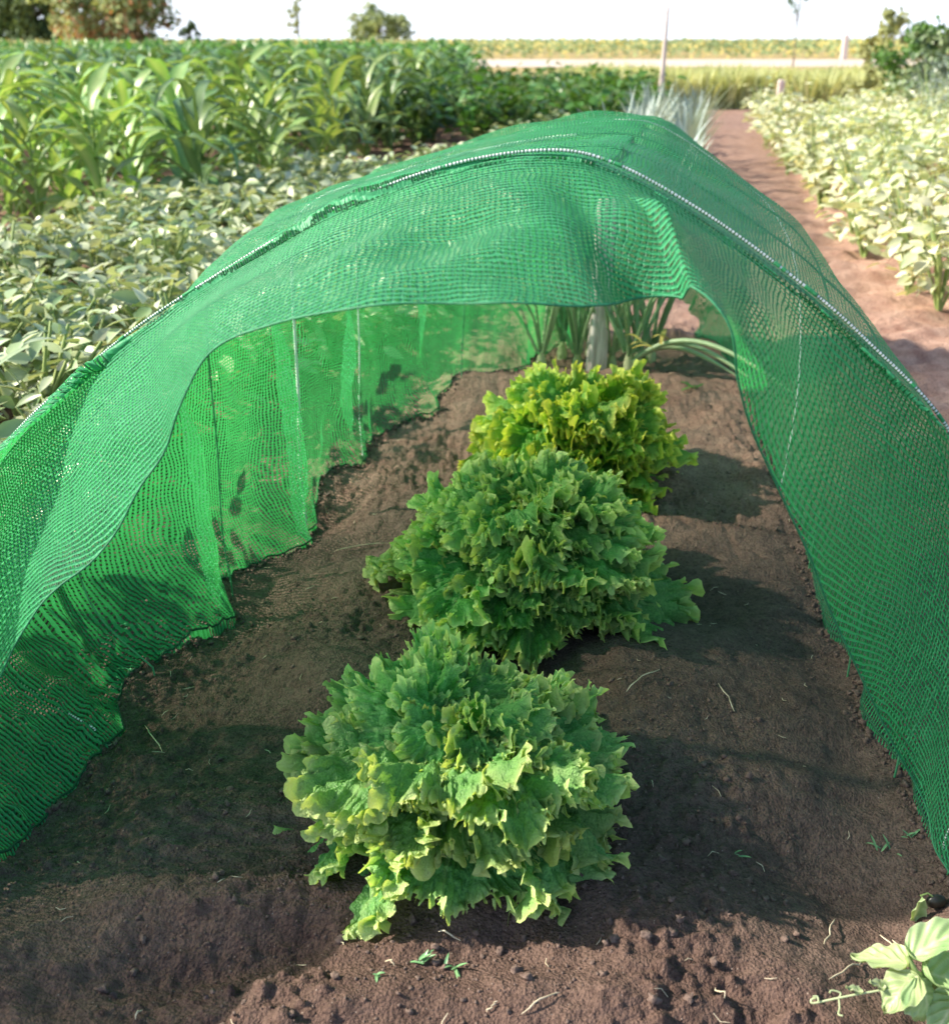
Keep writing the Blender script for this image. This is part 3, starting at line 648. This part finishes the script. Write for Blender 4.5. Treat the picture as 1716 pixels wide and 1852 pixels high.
# settle on the soil
gr = gz(Gd[..., 0], Gd[..., 1]); Gd[..., 2] += np.where(low > 0, gr, 0) * low
Gd[..., 2] = np.maximum(Gd[..., 2], gr + 0.003); Gd[:, :2, 2] = gr[:, :2] - 0.012; Gd[:, -2:, 2] = gr[:, -2:] - 0.012
hemL, hemR = Gd[:, 2, :].copy(), Gd[:, -3, :].copy()
tunnel = thing('net_tunnel', 'green mesh net tunnel on thin white hoops, open at the front over the lettuces', 'garden net', (axis_x(1.2), 1.2, 0))
def inv(P): return P - np.array([axis_x(1.2), 1.2, 0])
opn = np.clip(sst(1.55, 2.3, Gd[..., 1]) * (1 - 1.3 * sst(3.1, 3.35, Gd[..., 1])), -0.3, 1)
opn = np.maximum(opn, 1.0 * sst(0.30, 0.5, tn + 0 * ss) * (1 - sst(2.0, 2.4, Gd[..., 1])))
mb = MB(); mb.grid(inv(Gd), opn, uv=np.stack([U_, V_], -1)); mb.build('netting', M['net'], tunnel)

# visor: the loose front of the net hanging forward from the first hoop
fl = [  # hoop pixel, edge pixel, distance of the edge
    ((-260, 1320), (-260, 1560), 1.15), ((-150, 1040), (-120, 1400), 1.13), ((0, 830), (40, 1150), 1.13), ((120, 712), (160, 1020), 1.15), ((230, 618), (262, 865), 1.15), ((350, 535), (335, 745), 1.14), ((470, 465), (395, 645), 1.12), ((590, 398), (500, 588), 1.08), ((700, 350), (660, 574), 1.03), ((800, 315), (810, 565), 0.99), ((900, 292), (910, 555), 0.97),
    ((980, 285), (1010, 543), 0.97), ((1060, 293), (1110, 524), 0.99), ((1140, 325), (1200, 497), 1.02), ((1220, 368), (1262, 550), 0.99), ((1310, 427), (1312, 610), 0.97), ((1400, 490), (1358, 690), 0.98), ((1480, 553), (1388, 820), 1.02), ((1550, 615), (1440, 965), 1.07), ((1640, 710), (1512, 1130), 1.11), ((1716, 800), (1595, 1305), 1.13),
    ((1820, 960), (1668, 1455), 1.11), ((1900, 1150), (1732, 1590), 1.04), ((1930, 1400), (1800, 1745), 0.93)]
hp = np.array([plane_pt(a[0], a[1], 1.2) for a, b, d in fl]); ep = np.array([at(b[0], b[1], d - (0.11 if b[0] < 700 else 0.08 if b[0] < 1200 else 0.05)) for a, b, d in fl])
nt_ = 420; t2 = np.linspace(0, len(fl) - 1, nt_); Hc = cr(hp, t2); Ec = cr(ep, t2); nr_ = 90
f = np.linspace(0, 1, nr_)[:, None, None]
FG = Hc[None] * (1 - f) + Ec[None] * f
L_ = np.linalg.norm(Ec - Hc, axis=1)
fv = f[..., 0]; bul = np.sin(np.pi * fv) 
FG[..., 2] += bul * 0.012 * fv; FG[..., 1] -= bul * 0.01
vv = np.concatenate([[0], np.cumsum(np.linalg.norm(np.diff(Hc, axis=0), axis=1))]); tv = vv[None, :] + 0 * fv
FU = fv * L_[None, :] + 0 * tv
px_t = np.interp(t2, np.arange(len(fl)), [a[0] for a, b, d in fl])[None, :] + 0 * fv
w2 = 0.018 * (1 + 0.7 * sst(1400, 1700, px_t)) * sst(0.08, .55, fv) * fbm(tv * 4.5 - FU * 5, FU * 4, 71, 2)
w2 += 0.005 * sst(0.2, .6, fv) * np.sin(tv * 30 + FU * 26 + 2 * fbm(tv * 3, FU * 3, 72, 2)) * sst(-.1, .4, vn(tv * 3.1, FU * 2, 73) + 0.15)
# deep pleat right of the crown
pl = px_t - (1085 + 105 * fv)
w2 += 0.018 * sst(-7, 9, pl) * np.exp(-np.maximum(pl, 0) / 160.0) * sst(0.25, 0.6, fv)
w2 += -0.018 * np.exp(-((px_t - (1000 + 120 * fv)) / 50.0) ** 2) * sst(0.10, 0.4, fv)
w2 += -0.010 * np.exp(-((px_t - (560 + 30 * fv)) / 90.0) ** 2) * sst(0.2, 0.6, fv)
w2 += -0.008 * np.exp(-((px_t - (230 + 60 * fv)) / 50.0) ** 2) * sst(0.1, 0.6, fv)
Fn = normals(FG); sg = np.sign(Fn[nr_ // 2, nt_ // 2, 2])
FG = FG + Fn * sg * w2[..., None]
FG[..., 2] += 0.004 * (1 - fv)
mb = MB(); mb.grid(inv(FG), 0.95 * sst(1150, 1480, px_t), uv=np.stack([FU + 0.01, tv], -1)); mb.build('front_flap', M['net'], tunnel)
# hem cords along the loose edge
mb = MB(); mb.tube(inv(FG[-1]), 0.0011, 6); mb.build('hem', M['cord'], tunnel)
for hl in (hemL, hemR):
    mb = MB(); mb.tube(inv(hl), 0.0019, 6); mb.build('hem', M['hem_dark'], tunnel)
mb = MB(); rr = np.random.default_rng(55)
for hl, sg in ((hemL, 1), (hemR, -1)):
    for q in range(1300):
        p = hl[rr.integers(0, int(len(hl) * 0.8))]; off = sg * abs(rr.normal()) * 0.012 - sg * 0.004
        x_, y_ = p[0] + off, p[1] + rr.normal() * 0.006; r_ = 0.0012 + 0.0045 * rr.random() ** 3
        lump(mb, (x_, y_, g1(x_, y_) + r_ * 0.3), r_, rr, 6)
tag(mb.build('hem_soil', M['clod']), 'crumbs of earth holding down the lower edges of the net', 'soil', None, 'stuff')
# hoops
def hoop_curve(c):
    q = SC[0] if c == 1.2 else None
    i = int(np.argmin([abs(s[0] - c) for s in SC])); return cr(section(*SC[i]), np.linspace(0, len(prof) - 1, 140))
for c in hoops_c:
    P = hoop_curve(c); P = P.copy(); cen = P.mean(0); 
    din = cen - P; din /= np.linalg.norm(din, axis=1)[:, None]
    if c == 1.2: P = P - din * 0.003 + np.array([0, -0.004, 0.005])
    else: P = P + din * (0.012 if c == 1.97 else 0.007)
    P[0][2] = g1(P[0][0], P[0][1]) - 0.05; P[-1][2] = g1(P[-1][0], P[-1][1]) - 0.05
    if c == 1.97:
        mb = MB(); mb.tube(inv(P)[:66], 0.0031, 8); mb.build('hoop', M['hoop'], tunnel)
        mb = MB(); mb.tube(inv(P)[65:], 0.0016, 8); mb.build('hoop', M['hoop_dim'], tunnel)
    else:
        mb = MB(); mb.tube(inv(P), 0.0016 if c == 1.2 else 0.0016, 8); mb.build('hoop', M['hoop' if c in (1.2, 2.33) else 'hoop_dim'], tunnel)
    if c == 1.2:
        q = inv(P); k_ = 10; al = np.concatenate([[0], np.cumsum(np.linalg.norm(np.diff(q, axis=0), axis=1))]); mb = MB()
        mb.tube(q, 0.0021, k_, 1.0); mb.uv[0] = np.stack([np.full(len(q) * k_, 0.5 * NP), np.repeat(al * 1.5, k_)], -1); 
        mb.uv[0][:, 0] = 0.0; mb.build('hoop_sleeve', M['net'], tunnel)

# ------------------------------------------------------------------ stake and onions in the bed
def post(name, label, cat, base, h, w, d, mat, lean=(0, 0), taper=0.9, notch=0.0, seed=0):
    rr = np.random.default_rng(seed); nn = 26; k = 16; zz = np.linspace(-0.15, h, nn)
    a = np.linspace(0, 2 * np.pi, k, endpoint=False); ca, sa = np.cos(a), np.sin(a)
    sq = 1 / np.maximum(np.abs(ca), np.abs(sa)) ** 0.75
    P = np.zeros((nn + 1, k, 3))
    for i, z in enumerate(zz):
        f = max(z, 0) / h; sc_ = 1 - (1 - taper) * f; jit = 1 + 0.05 * vn(a * 2, np.full(k, z * 6), seed)
        P[i, :, 0] = ca * sq * w * sc_ * jit + lean[0] * f; P[i, :, 1] = sa * sq * d * sc_ * jit + lean[1] * f; P[i, :, 2] = z + (notch * ca * (i == nn - 1))
    P[nn] = P[nn - 1].mean(0) + np.array([0, 0, 0.004])
    mb = MB(); mb.grid(P, 0, closed=True); o = mb.build(name, M[mat]); o.location = base; tag(o, label, cat); return o
sx_, sy_ = 0.362, 3.20
post('wooden_stake', 'weathered grey wooden stake standing among the onions under the tunnel', 'stake', (sx_, sy_, g1(sx_, sy_)), 0.50, 0.030, 0.022, 'wood', (0.012, 0.0), 1.0, 0.004, 3)
def onion(seed, x, y, nl, hh, label, fallen=(), mat='onion'):
    rr = np.random.default_rng(seed); t = thing('onion_plant', label, 'onion', (x, y, g1(x, y)), 'onions beside the wooden stake')
    mb = MB(); mb.tube([(0, 0, -.02), (0, 0, .02), (0, 0, .05)], [0.014, 0.016, 0.008], 8, 0.8); mb.build('bulb', M['pale'], t)
    mb = MB()
    for k in range(nl):
        a = rr.random() * 6.28; e = rr.uniform(1.1, 1.45); L = hh * rr.uniform(.7, 1.1); s = np.linspace(0, 1, 10); ee = e - rr.uniform(0.1, 0.8) * s ** 2
        r = np.cumsum(np.cos(ee)) * L / 10; z = np.cumsum(np.sin(ee)) * L / 10
        mb.tube(np.stack([r * math.cos(a), r * math.sin(a), z + 0.02], -1), 0.0062 * (1 - s ** 3 * 0.9) * rr.uniform(.7, 1.1), 6, rr.random() * 0.6)
    for (ax_, ay_, hz) in fallen:
        s = np.linspace(0, 1, 16); P = np.stack([ax_ * s, ay_ * s + 0.03 * np.sin(s * 4), hz * np.sin(np.pi * s ** 0.8) + 0.01], -1)
        mb.tube(P, 0.0075 * (1 - s ** 4 * 0.9), 7, 0.7)
    mb.build('foliage', M[mat], t); return t
onion(1, 0.20, 3.22, 7, 0.34, 'onion with straight green tube leaves left of the stake')
onion(2, 0.27, 3.33, 6, 0.40, 'onion with tall green tube leaves close behind the stake')
onion(3, 0.45, 3.14, 9, 0.36, 'onion fanning blue-green tube leaves right of the stake, some fallen on the soil', [(0.42, -0.32, 0.10), (0.34, -0.18, 0.08), (0.30, -0.10, 0.06)])
onion(4, 0.54, 3.30, 8, 0.34, 'onion with leaves pressed against the net at the far right')
onion(5, 0.31, 3.24, 8, 0.40, 'onion crowded against the left face of the stake')
onion(6, 0.41, 3.22, 9, 0.42, 'onion crowded against the right face of the stake')
onion(7, 0.49, 3.24, 9, 0.38, 'onion between the fanning onion and the one pressed to the net')
onion(8, 0.36, 3.36, 9, 0.45, 'onion directly behind the stake, tallest of the clump')
yl = MB(); rr = np.random.default_rng(8)
for k in range(5):
    strap(yl, (0.44 + 0.03 * k, 3.02 + 0.02 * k, 0.10 + 0.02 * rr.random()), rr.random() * 6, rr.uniform(0.2, 1.2), 0.07, 0.007, 1.5, rr, 7, 0.3)
# yellow withered leaf tips belong to the fanning onion
o = yl.build('withered_leaf', M['yellow']); par = [q for q in bpy.data.objects if q.name.startswith('onion_plant') and 'fanning' in q['label']][0]
o.parent = par; o.matrix_parent_inverse = Matrix.Translation(-par.location)

# ------------------------------------------------------------------ posts and background
p = on_ground(1191, 212); post('tall_post', 'tall thin pale wooden post rising above the crops behind the tunnel', 'post', (p[0] * 0.93, p[1] * 0.93, 0), 1.27, 0.035, 0.035, 'pink_wood', (0.03, 0), 0.45, 0, 5)
p = on_ground(1407, 205); post('marker_post', 'short pale marker post at the far end of the path', 'post', (p[0], p[1], 0), 0.42, 0.045, 0.03, 'pink_wood', (0, 0), 0.9, 0, 6)
p = on_ground(1525, 108); post('distant_post', 'small orange-brown post at the far edge of the road', 'post', (p[0], p[1], 0), 1.15, 0.16, 0.10, 'pink_wood', (0, 0), 0.9, 0, 7)

def blades(mb, xs_, ys_, hs_, w, rr, tintf, n=4):
    for x, y, h in zip(xs_, ys_, hs_):
        strap(mb, (x, y, 0), rr.random() * 6.28, rr.uniform(1.2, 1.5), h * rr.uniform(.8, 1.15), w, rr.uniform(0.1, 1.1), rr, n, 0.3, tintf)
rr = np.random.default_rng(31); mb = MB(); n = 15000
yy = 16.5 + rr.random(n) ** 1.2 * 4.5; xx = 1.3 + rr.random(n) * (yy * 0.46)
yy = yy + 0.25 * vn(xx * 1.5, xx * 0, 3)
blades(mb, xx, yy, np.full(len(xx), 0.52) + 0.09 * vn(xx, yy, 2) - 0.012 * (yy - 17), 0.018, rr, 0.6)
tag(mb.build('tall_grass', M['grass']), 'band of tall yellow-green grass between the garden and the dirt road', 'grass', None, 'stuff')
mb = MB(); n = 30000
yy = 60 + rr.random(n) ** 1.6 * 150; xx = (rr.random(n) * 2 - 1) * yy * 0.52
for x, y in zip(xx, yy):
    h = 0.80 + 0.12 * rr.random(); s_ = 1 + (y - 60) / 90
    d = np.array([rr.normal(), rr.normal(), rr.normal() * .5]); z = rr.random() ** 0.5 * h
    ovate(mb, np.array([x, y, z]), d, np.array([rr.normal() * .4, -0.5, 1.0]), 0.24 * s_, 0.20 * s_, rr, 3, 0.2, 0.2, 1.0 if (rr.random() < 0.30) else 0.0)
tag(mb.build('sunflower_field', M['field']), 'distant flat field of yellow-flecked crop along the horizon', 'crop field', None, 'stuff')
mb = MB(); n = 9000
yy = 21 + rr.random(n) ** 1.2 * 24; xx = -yy * 0.52 + rr.random(n) * (yy * 0.52 + 1.2 - 0.05 * yy)
for x, y in zip(xx, yy):
    d = np.array([rr.normal(), rr.normal(), rr.normal() * .8])
    ovate(mb, np.array([x, y, rr.random() ** 0.5 * (0.70 + 0.004 * (y - 21))]), d, np.array([rr.normal() * .4, -0.4, 1.0]), 0.30, 0.13, rr, 3, 0.3, 0.3, 0)
tag(mb.build('garden_crops', M['corn']), 'far mass of green crops behind the corn plot', 'crop', None, 'stuff')

# trees
def tree(name, label, base, h, cr_, seed, mat, nclump=40, nleaf=60, leaf=0.5, trunk=0.25, low=0.12, sq=1.0, lean=0.0, redlow=False, csize=0.22):
    rr = np.random.default_rng(seed); t = thing(name, label, 'tree', base)
    tb = MB(); tb.tube([(0, 0, -0.3), (lean * .3, 0, h * .3), (lean, 0, h * .82)], [trunk, trunk * .7, trunk * .15], 8)
    cl = []
    for k in range(nclump):
        a = rr.random() * 6.28; zf = low + (1 - low) * rr.random(); prof_ = math.sin(math.pi * (0.12 + 0.80 * (zf - low) / (1 - low))) ** 0.7
        r = cr_ * prof_ * rr.uniform(0.3, 1.0) ; c = np.array([r * math.cos(a) + lean * zf, r * math.sin(a) * sq, h * zf * rr.uniform(.93, 1.03)]); cl.append(c)
        if k < 16: tb.tube([(lean * zf * .8, 0, c[2] * .6), c * np.array([.5, .5, .85]), c], [trunk * .3, trunk * .18, trunk * .05], 5)
    tb.build('trunk', M['bark'], t)
    mb = MB()
    for c in cl:
        s_ = cr_ * csize * rr.uniform(.6, 1.4)
        for q in range(nleaf):
            v = rr.normal(size=3); v /= np.linalg.norm(v); p_ = c + v * s_ * rr.random() ** 0.4 * np.array([1, 1, .75])
            ti = float(rr.random() < max(0, 1.0 - p_[2] / h * 1.9)) * rr.random() if redlow else 0.0
            ovate(mb, p_, rr.normal(size=3), v + np.array([0, 0, .6]), leaf * rr.uniform(.6, 1.3), leaf * .7, rr, 3, 0.3, 0.2, ti)
    mb.build('crown', M[mat], t); return t
def tb(px, D): return ((px - 858) / 2150 * D, D, 0.0)
tree('broadleaf_tree', 'dark green tree at the extreme left edge of the horizon', tb(10, 95), 9.0, 3.6, 41, 'tree_a', 110, 70, 0.55, low=0.03)
tree('broadleaf_tree', 'dark tree with paler green crown, second from the left edge', tb(78, 88), 7.5, 2.9, 42, 'tree_a', 80, 70, 0.5, low=0.05)
tree('autumn_tree', 'big spreading tree with reddish lower leaves left of the open sky', tb(212, 78), 7.5, 4.3, 43, 'tree_b', 150, 80, 0.42, low=0.04, redlow=True)
tree('round_shrub', 'small round dark shrub at the foot of the reddish tree', tb(350, 90), 2.1, 0.95, 44, 'tree_a', 16, 60, 0.25, 0.08, low=0.1)
tree('pale_sapling', 'slender pale yellow-green sapling standing alone against the white sky', tb(545, 62), 2.85, 0.62, 45, 'tree_c', 16, 30, 0.16, 0.05, low=0.1)
tree('field_tree', 'broad low brownish-green tree alone at the middle of the horizon', tb(688, 120), 3.9, 3.3, 46, 'tree_b', 60, 60, 0.40, 0.25, low=0.05)
tree('bare_tree', 'thin tree with a small dark tuft of crown above the field on the right', tb(1432, 42), 2.75, 0.50, 47, 'tree_a', 9, 26, 0.12, 0.035, low=0.72, csize=0.45)
# bush hedge on the right
def bb(px, py, D): return ((px - 858) / 2130 * D, D, 0.0)
tree('hazel_bush', 'bushy pale green shrub with a twiggy top left of the dark bush', bb(1600, 200, 14.0), 1.18, 0.42, 48, 'tree_c', 34, 40, 0.075, 0.02, low=0.05)
tree('dark_bush', 'dark green bush at the right behind the bean plants', bb(1660, 220, 12.5), 1.02, 0.55, 49, 'bush', 44, 50, 0.08, 0.02, low=0.05)
tree('tall_bush', 'tall light green bush cut by the right edge of the picture', bb(1725, 220, 12.0), 1.10, 0.60, 50, 'greens', 44, 50, 0.08, 0.02, low=0.05)
# feathery plant at far right
def feathery(seed, loc, label):
    rr = np.random.default_rng(seed); t = thing('asparagus_plant', label, 'asparagus', loc, 'feathery plants at the right edge')
    st = MB(); mb = MB()
    for k in range(7):
        a = rr.random() * 6.28; q = 0.22 * rr.random(); top = np.array([q * math.cos(a), q * math.sin(a), 0.78 * rr.uniform(.8, 1)])
        st.tube([(0, 0, -.02), top * [.4, .4, .5], top], [0.006, .005, .002], 5)
        for j in range(150):
            f_ = rr.uniform(.25, 1); c = top * [f_ ** 1.5, f_ ** 1.5, f_]; v = rr.normal(size=3)
            ovate(mb, c + v * 0.05, v, rr.normal(size=3), 0.07, 0.004, rr, 3, 0.1, 0.1)
    st.build('stem', M['stem'], t); mb.build('foliage', M['leek'], t)
feathery(61, bb(1700, 260, 9.3), 'feathery blue-grey plant nearer of the two at the right edge')
feathery(62, bb(1735, 240, 11.0), 'feathery blue-grey plant farther back at the right edge')

# ------------------------------------------------------------------ small things in the foreground
def broad_leaf(mb, base, tip, W, cupz, rr, curl=0.0, n=40, m=25, lift=0.03, nrm=(0, 0, 1)):
    base = np.array(base); tip = np.array(tip); d = tip - base; L = np.linalg.norm(d); d = d / L
    up = np.array(nrm, float); up = up - d * (up @ d); up /= np.linalg.norm(up); sd = np.cross(d, up)
    s = np.linspace(0, 1, n)[:, None]; w = np.linspace(-1, 1, m)[None, :]
    wid = W * 0.5 * np.sin(np.pi * s ** 0.62) ** 0.75
    P = base + d * (s * L)[..., None] + sd * (wid * w)[..., None] + up * (lift * np.sin(np.pi * s) + cupz * w ** 2 * W + 0.002 * np.sin(s * 17 + w * 3) * np.abs(w) - curl * s ** 2 * L * (1 + 0 * w))[..., None]
    tint = np.exp(-(w / 0.08) ** 2) * 0.8 + 0.35 * np.maximum(0, np.sin((np.abs(w) * 2.2 - s * 5) * 6)) ** 6 + 0.5 * (np.abs(w) > .95)
    P[..., 2] += 0.0012 * np.sin((np.abs(w) * 2.2 - s * 5) * 6) * np.ones_like(P[..., 2]) * (np.abs(w) > 0.05)
    mb.grid(P, np.clip(tint, 0, 1) + 0 * s)
rr = np.random.default_rng(77)
c0 = on_ground(1700, 1770); base = (c0[0], c0[1], g1(c0[0], c0[1]))
t = thing('pea_plant', 'pale waxy green pea plant with a thin tendril at the bottom right corner', 'plant', base)
def loc(px, py, z): q = on_ground(px, py, z); return (q[0] - base[0], q[1] - base[1], z - base[2])
for (b_, tp, W, cz, lf, cl) in [((1648, 1745, .065), (1540, 1735, .035), 0.040, 0.10, .004, 0.0), ((1655, 1770, .06), (1680, 1850, .02), 0.055, -0.12, .006, 0.1), ((1645, 1735, .065), (1760, 1680, .09), 0.040, 0.25, .006, 0.0),
                                ((1665, 1760, .055), (1770, 1790, .04), 0.060, 0.2, .004, 0.1), ((1740, 1800, .04), (1680, 1880, .02), 0.04, 0.1, .004, 0.2), ((1660, 1765, .06), (1600, 1835, .03), 0.042, 0.10, .005, 0.0)]:
    mb = MB(); broad_leaf(mb, loc(*b_), loc(*tp), W, cz, rr, cl, lift=lf); mb.build('leaf', M['pale'], t)
mb = MB(); mb.tube([(0, 0, -0.02), loc(1690, 1780, .03), loc(1655, 1760, .06), loc(1640, 1730, .07)], [0.004, .004, .0035, .003], 7); mb.build('stem', M['stem'], t)
mb = MB()
def tend(pts, r=0.0009):
    P = np.array([loc(*q) for q in pts]); P = cr(P, np.linspace(0, len(P) - 1, 30)); mb.tube(P, r, 6, 0.8)
tend([(1655, 1775, .05), (1600, 1790, .045), (1545, 1800, .04), (1505, 1808, .035), (1470, 1815, .03), (1468, 1808, .032), (1480, 1805, .033)], 0.0011)
tend([(1515, 1808, .036), (1520, 1797, .038), (1505, 1792, .04), (1500, 1796, .04)]); tend([(1517, 1808, .036), (1518, 1825, .03), (1516, 1835, .03), (1524, 1838, .03)]); tend([(1480, 1812, .034), (1478, 1803, .036), (1470, 1803, .036)])
mb.build('tendril', M['pale'], t)
mb = MB(); broad_leaf(mb, loc(1560, 1797, .044), loc(1528, 1788, .046), 0.010, .2, rr, 0, 8, 5, .001); broad_leaf(mb, loc(1600, 1790, .046), loc(1570, 1778, .05), 0.014, .2, rr, 0, 8, 5, .001); mb.build('leaf', M['pale'], t)

c0 = on_soil(1652, 1664); base = (c0[0], c0[1], g1(c0[0], c0[1]))
t = thing('seedling', 'seedling with one upright pale green seed leaf and a dark seed coat, beside the net', 'seedling', base)
mb = MB(); broad_leaf(mb, (0, 0, 0.002), (0.002, -0.004, 0.040), 0.020, 0.25, rr, 0, 12, 7, 0.0, (0.2, -1, 0.2)); mb.build('seed_leaf', M['pale'], t)
mb = MB(); mb.tube([(0.002, 0, 0.036), (0.010, 0.0, 0.040), (0.018, 0, 0.034)], 0.0012, 6); mb.build('stem', M['stem'], t)
mb = MB(); th = np.linspace(0, np.pi, 9); ph = np.linspace(0, 2 * np.pi, 14, endpoint=False)
mb.grid(np.stack([np.sin(th)[:, None] * np.cos(ph) * .012 + .022, np.sin(th)[:, None] * np.sin(ph) * .007, np.cos(th)[:, None] * .009 + .028 + 0 * ph], -1), 0, closed=True); mb.build('seed_coat', M['dark_leaf'], t)

def weed(px, py, n, L, seed, label, mat='onion', w=0.0016):
    rr = np.random.default_rng(seed); c = on_soil(px, py); t = thing('weed', label, 'weed', (c[0], c[1], g1(c[0], c[1])), 'tiny weeds on the soil')
    mb = MB()
    for k in range(n): strap(mb, (rr.normal() * L * .25, rr.normal() * L * .1, 0.002), rr.random() * 6.28, rr.uniform(.1, .9), L * rr.uniform(.5, 1), w, rr.uniform(0, 1.2), rr, 6, .3)
    mb.build('foliage', M[mat], t)
weed(760, 1745, 6, .022, 1, 'tiny grey-green weed at the foot of the nearest lettuce, left of its twin')
weed(820, 1752, 6, .022, 2, 'tiny grey-green weed in front of the nearest lettuce, right of its twin')
weed(1595, 1540, 5, .026, 3, 'tiny weed in the dark hollow near the right edge of the net')
weed(1340, 1550, 3, .02, 4, 'tiny weed on the shaded slope right of the nearest lettuce')
weed(1645, 1515, 4, .018, 5, 'tiny weed close against the right foot of the net')
weed(1245, 705, 5, .05, 6, 'small weed under the net right of the farthest lettuce', 'corn', .004)
weed(680, 1770, 3, .014, 7, 'single scrap of weed left of the two foreground weeds')
mb = MB(); rr = np.random.default_rng(91)
sp = [(262, 1315, 295, 1365), (1500, 1775, 1560, 1740), (940, 1840, 1010, 1800), (245, 1848, 255, 1830), (1590, 1690, 1640, 1740), (1610, 1700, 1655, 1735), (1600, 1710, 1630, 1745), (1300, 1240, 1330, 1290), (1130, 1255, 1190, 1215),
      (880, 1835, 900, 1815), (1510, 1660, 1490, 1710), (600, 1000, 700, 985), (1290, 1790, 1310, 1810), (790, 1690, 830, 1705), (700, 1745, 715, 1752), (1600, 1060, 1570, 1080)]
for a0_, b0_, a1_, b1_ in sp:
    p0 = on_soil(a0_, b0_); p1 = on_soil(a1_, b1_); P = np.linspace(p0, p1, 7); P[:, 0] += rr.normal(size=7) * .0015; P[:, 2] = gz(P[:, 0], P[:, 1]) + .003 + .006 * np.sin(np.linspace(0, 3.14, 7)) * rr.random()
    mb.tube(P, [.0004] + [.0009] * 5 + [.0004], 5)
for k in range(170):
    x = rr.uniform(-.7, .75); y = rr.uniform(.75, 2.6); L = rr.uniform(.004, .02); a = rr.random() * 6.28
    P = np.array([[x, y, 0], [x + L * .5 * math.cos(a), y + L * .5 * math.sin(a), 0], [x + L * math.cos(a + .3), y + L * math.sin(a + .3), 0]]); P[:, 2] = gz(P[:, 0], P[:, 1]) + .003
    mb.tube(P, [.0004, .0007, .0003], 4)
tag(mb.build('straw_bits', M['straw']), 'dry straw and root bits scattered over the soil', 'straw', None, 'stuff')

# ------------------------------------------------------------------ camera, light, world
cam = bpy.data.cameras.new('camera'); co = bpy.data.objects.new('camera', cam); COL.objects.link(co)
co.location = (0, 0, H); co.rotation_euler = (math.pi / 2 - PITCH, 0, 0)
cam.sensor_fit = 'HORIZONTAL'; cam.sensor_width = 36; cam.lens = FPX / 1716 * 36
cam.clip_start = 0.05; cam.clip_end = 5000
cam.dof.use_dof = True; cam.dof.focus_distance = 1.45; cam.dof.aperture_fstop = 7.0
S.camera = co
SUN_EL = 36.0; SUN_AZ = (-1.0, 0.04)      # towards the sun: from the left, slightly behind the camera
v = Vector((SUN_AZ[0], SUN_AZ[1], 0)).normalized(); el = math.radians(SUN_EL)
d = Vector((v.x * math.cos(el), v.y * math.cos(el), math.sin(el)))
sun = bpy.data.lights.new('sun', 'SUN'); sun.energy = 4.6; sun.angle = math.radians(1.3); sun.color = (1.0, 0.90, 0.74)
so = bpy.data.objects.new('sun', sun); COL.objects.link(so); so.rotation_euler = (-d).to_track_quat('-Z', 'Y').to_euler(); so.location = (-5, -3, 6)
w = bpy.data.worlds.new('World'); S.world = w; w.use_nodes = True; nt = w.node_tree
bg = nt.nodes['Background']; sky = nt.nodes.new('ShaderNodeTexSky'); sky.sky_type = 'NISHITA'; sky.sun_disc = False
sky.sun_elevation = el; sky.sun_rotation = math.atan2(d.x, d.y); sky.dust_density = 1.5; sky.air_density = 1.0; sky.altitude = 100
tc = N(nt, 'ShaderNodeTexCoord'); sz = nt.nodes.new('ShaderNodeSeparateXYZ'); nt.links.new(tc.outputs['Generated'], sz.inputs[0])
hz = ramp(nt, sz.outputs[2], [(0.0, 1.0), (0.22, 0.0)])          # bright summer haze low over the horizon
nt.links.new(mixc(nt, hz, sky.outputs[0], (5.6, 6.1, 6.9)), bg.inputs[0]); bg.inputs[1].default_value = 0.125
S.view_settings.view_transform = 'Standard'; S.view_settings.look = 'None'; S.view_settings.gamma = 1; S.view_settings.exposure = 1.08
S.render.engine = 'CYCLES'
S.cycles.transparent_max_bounces = 24; S.cycles.max_bounces = 8
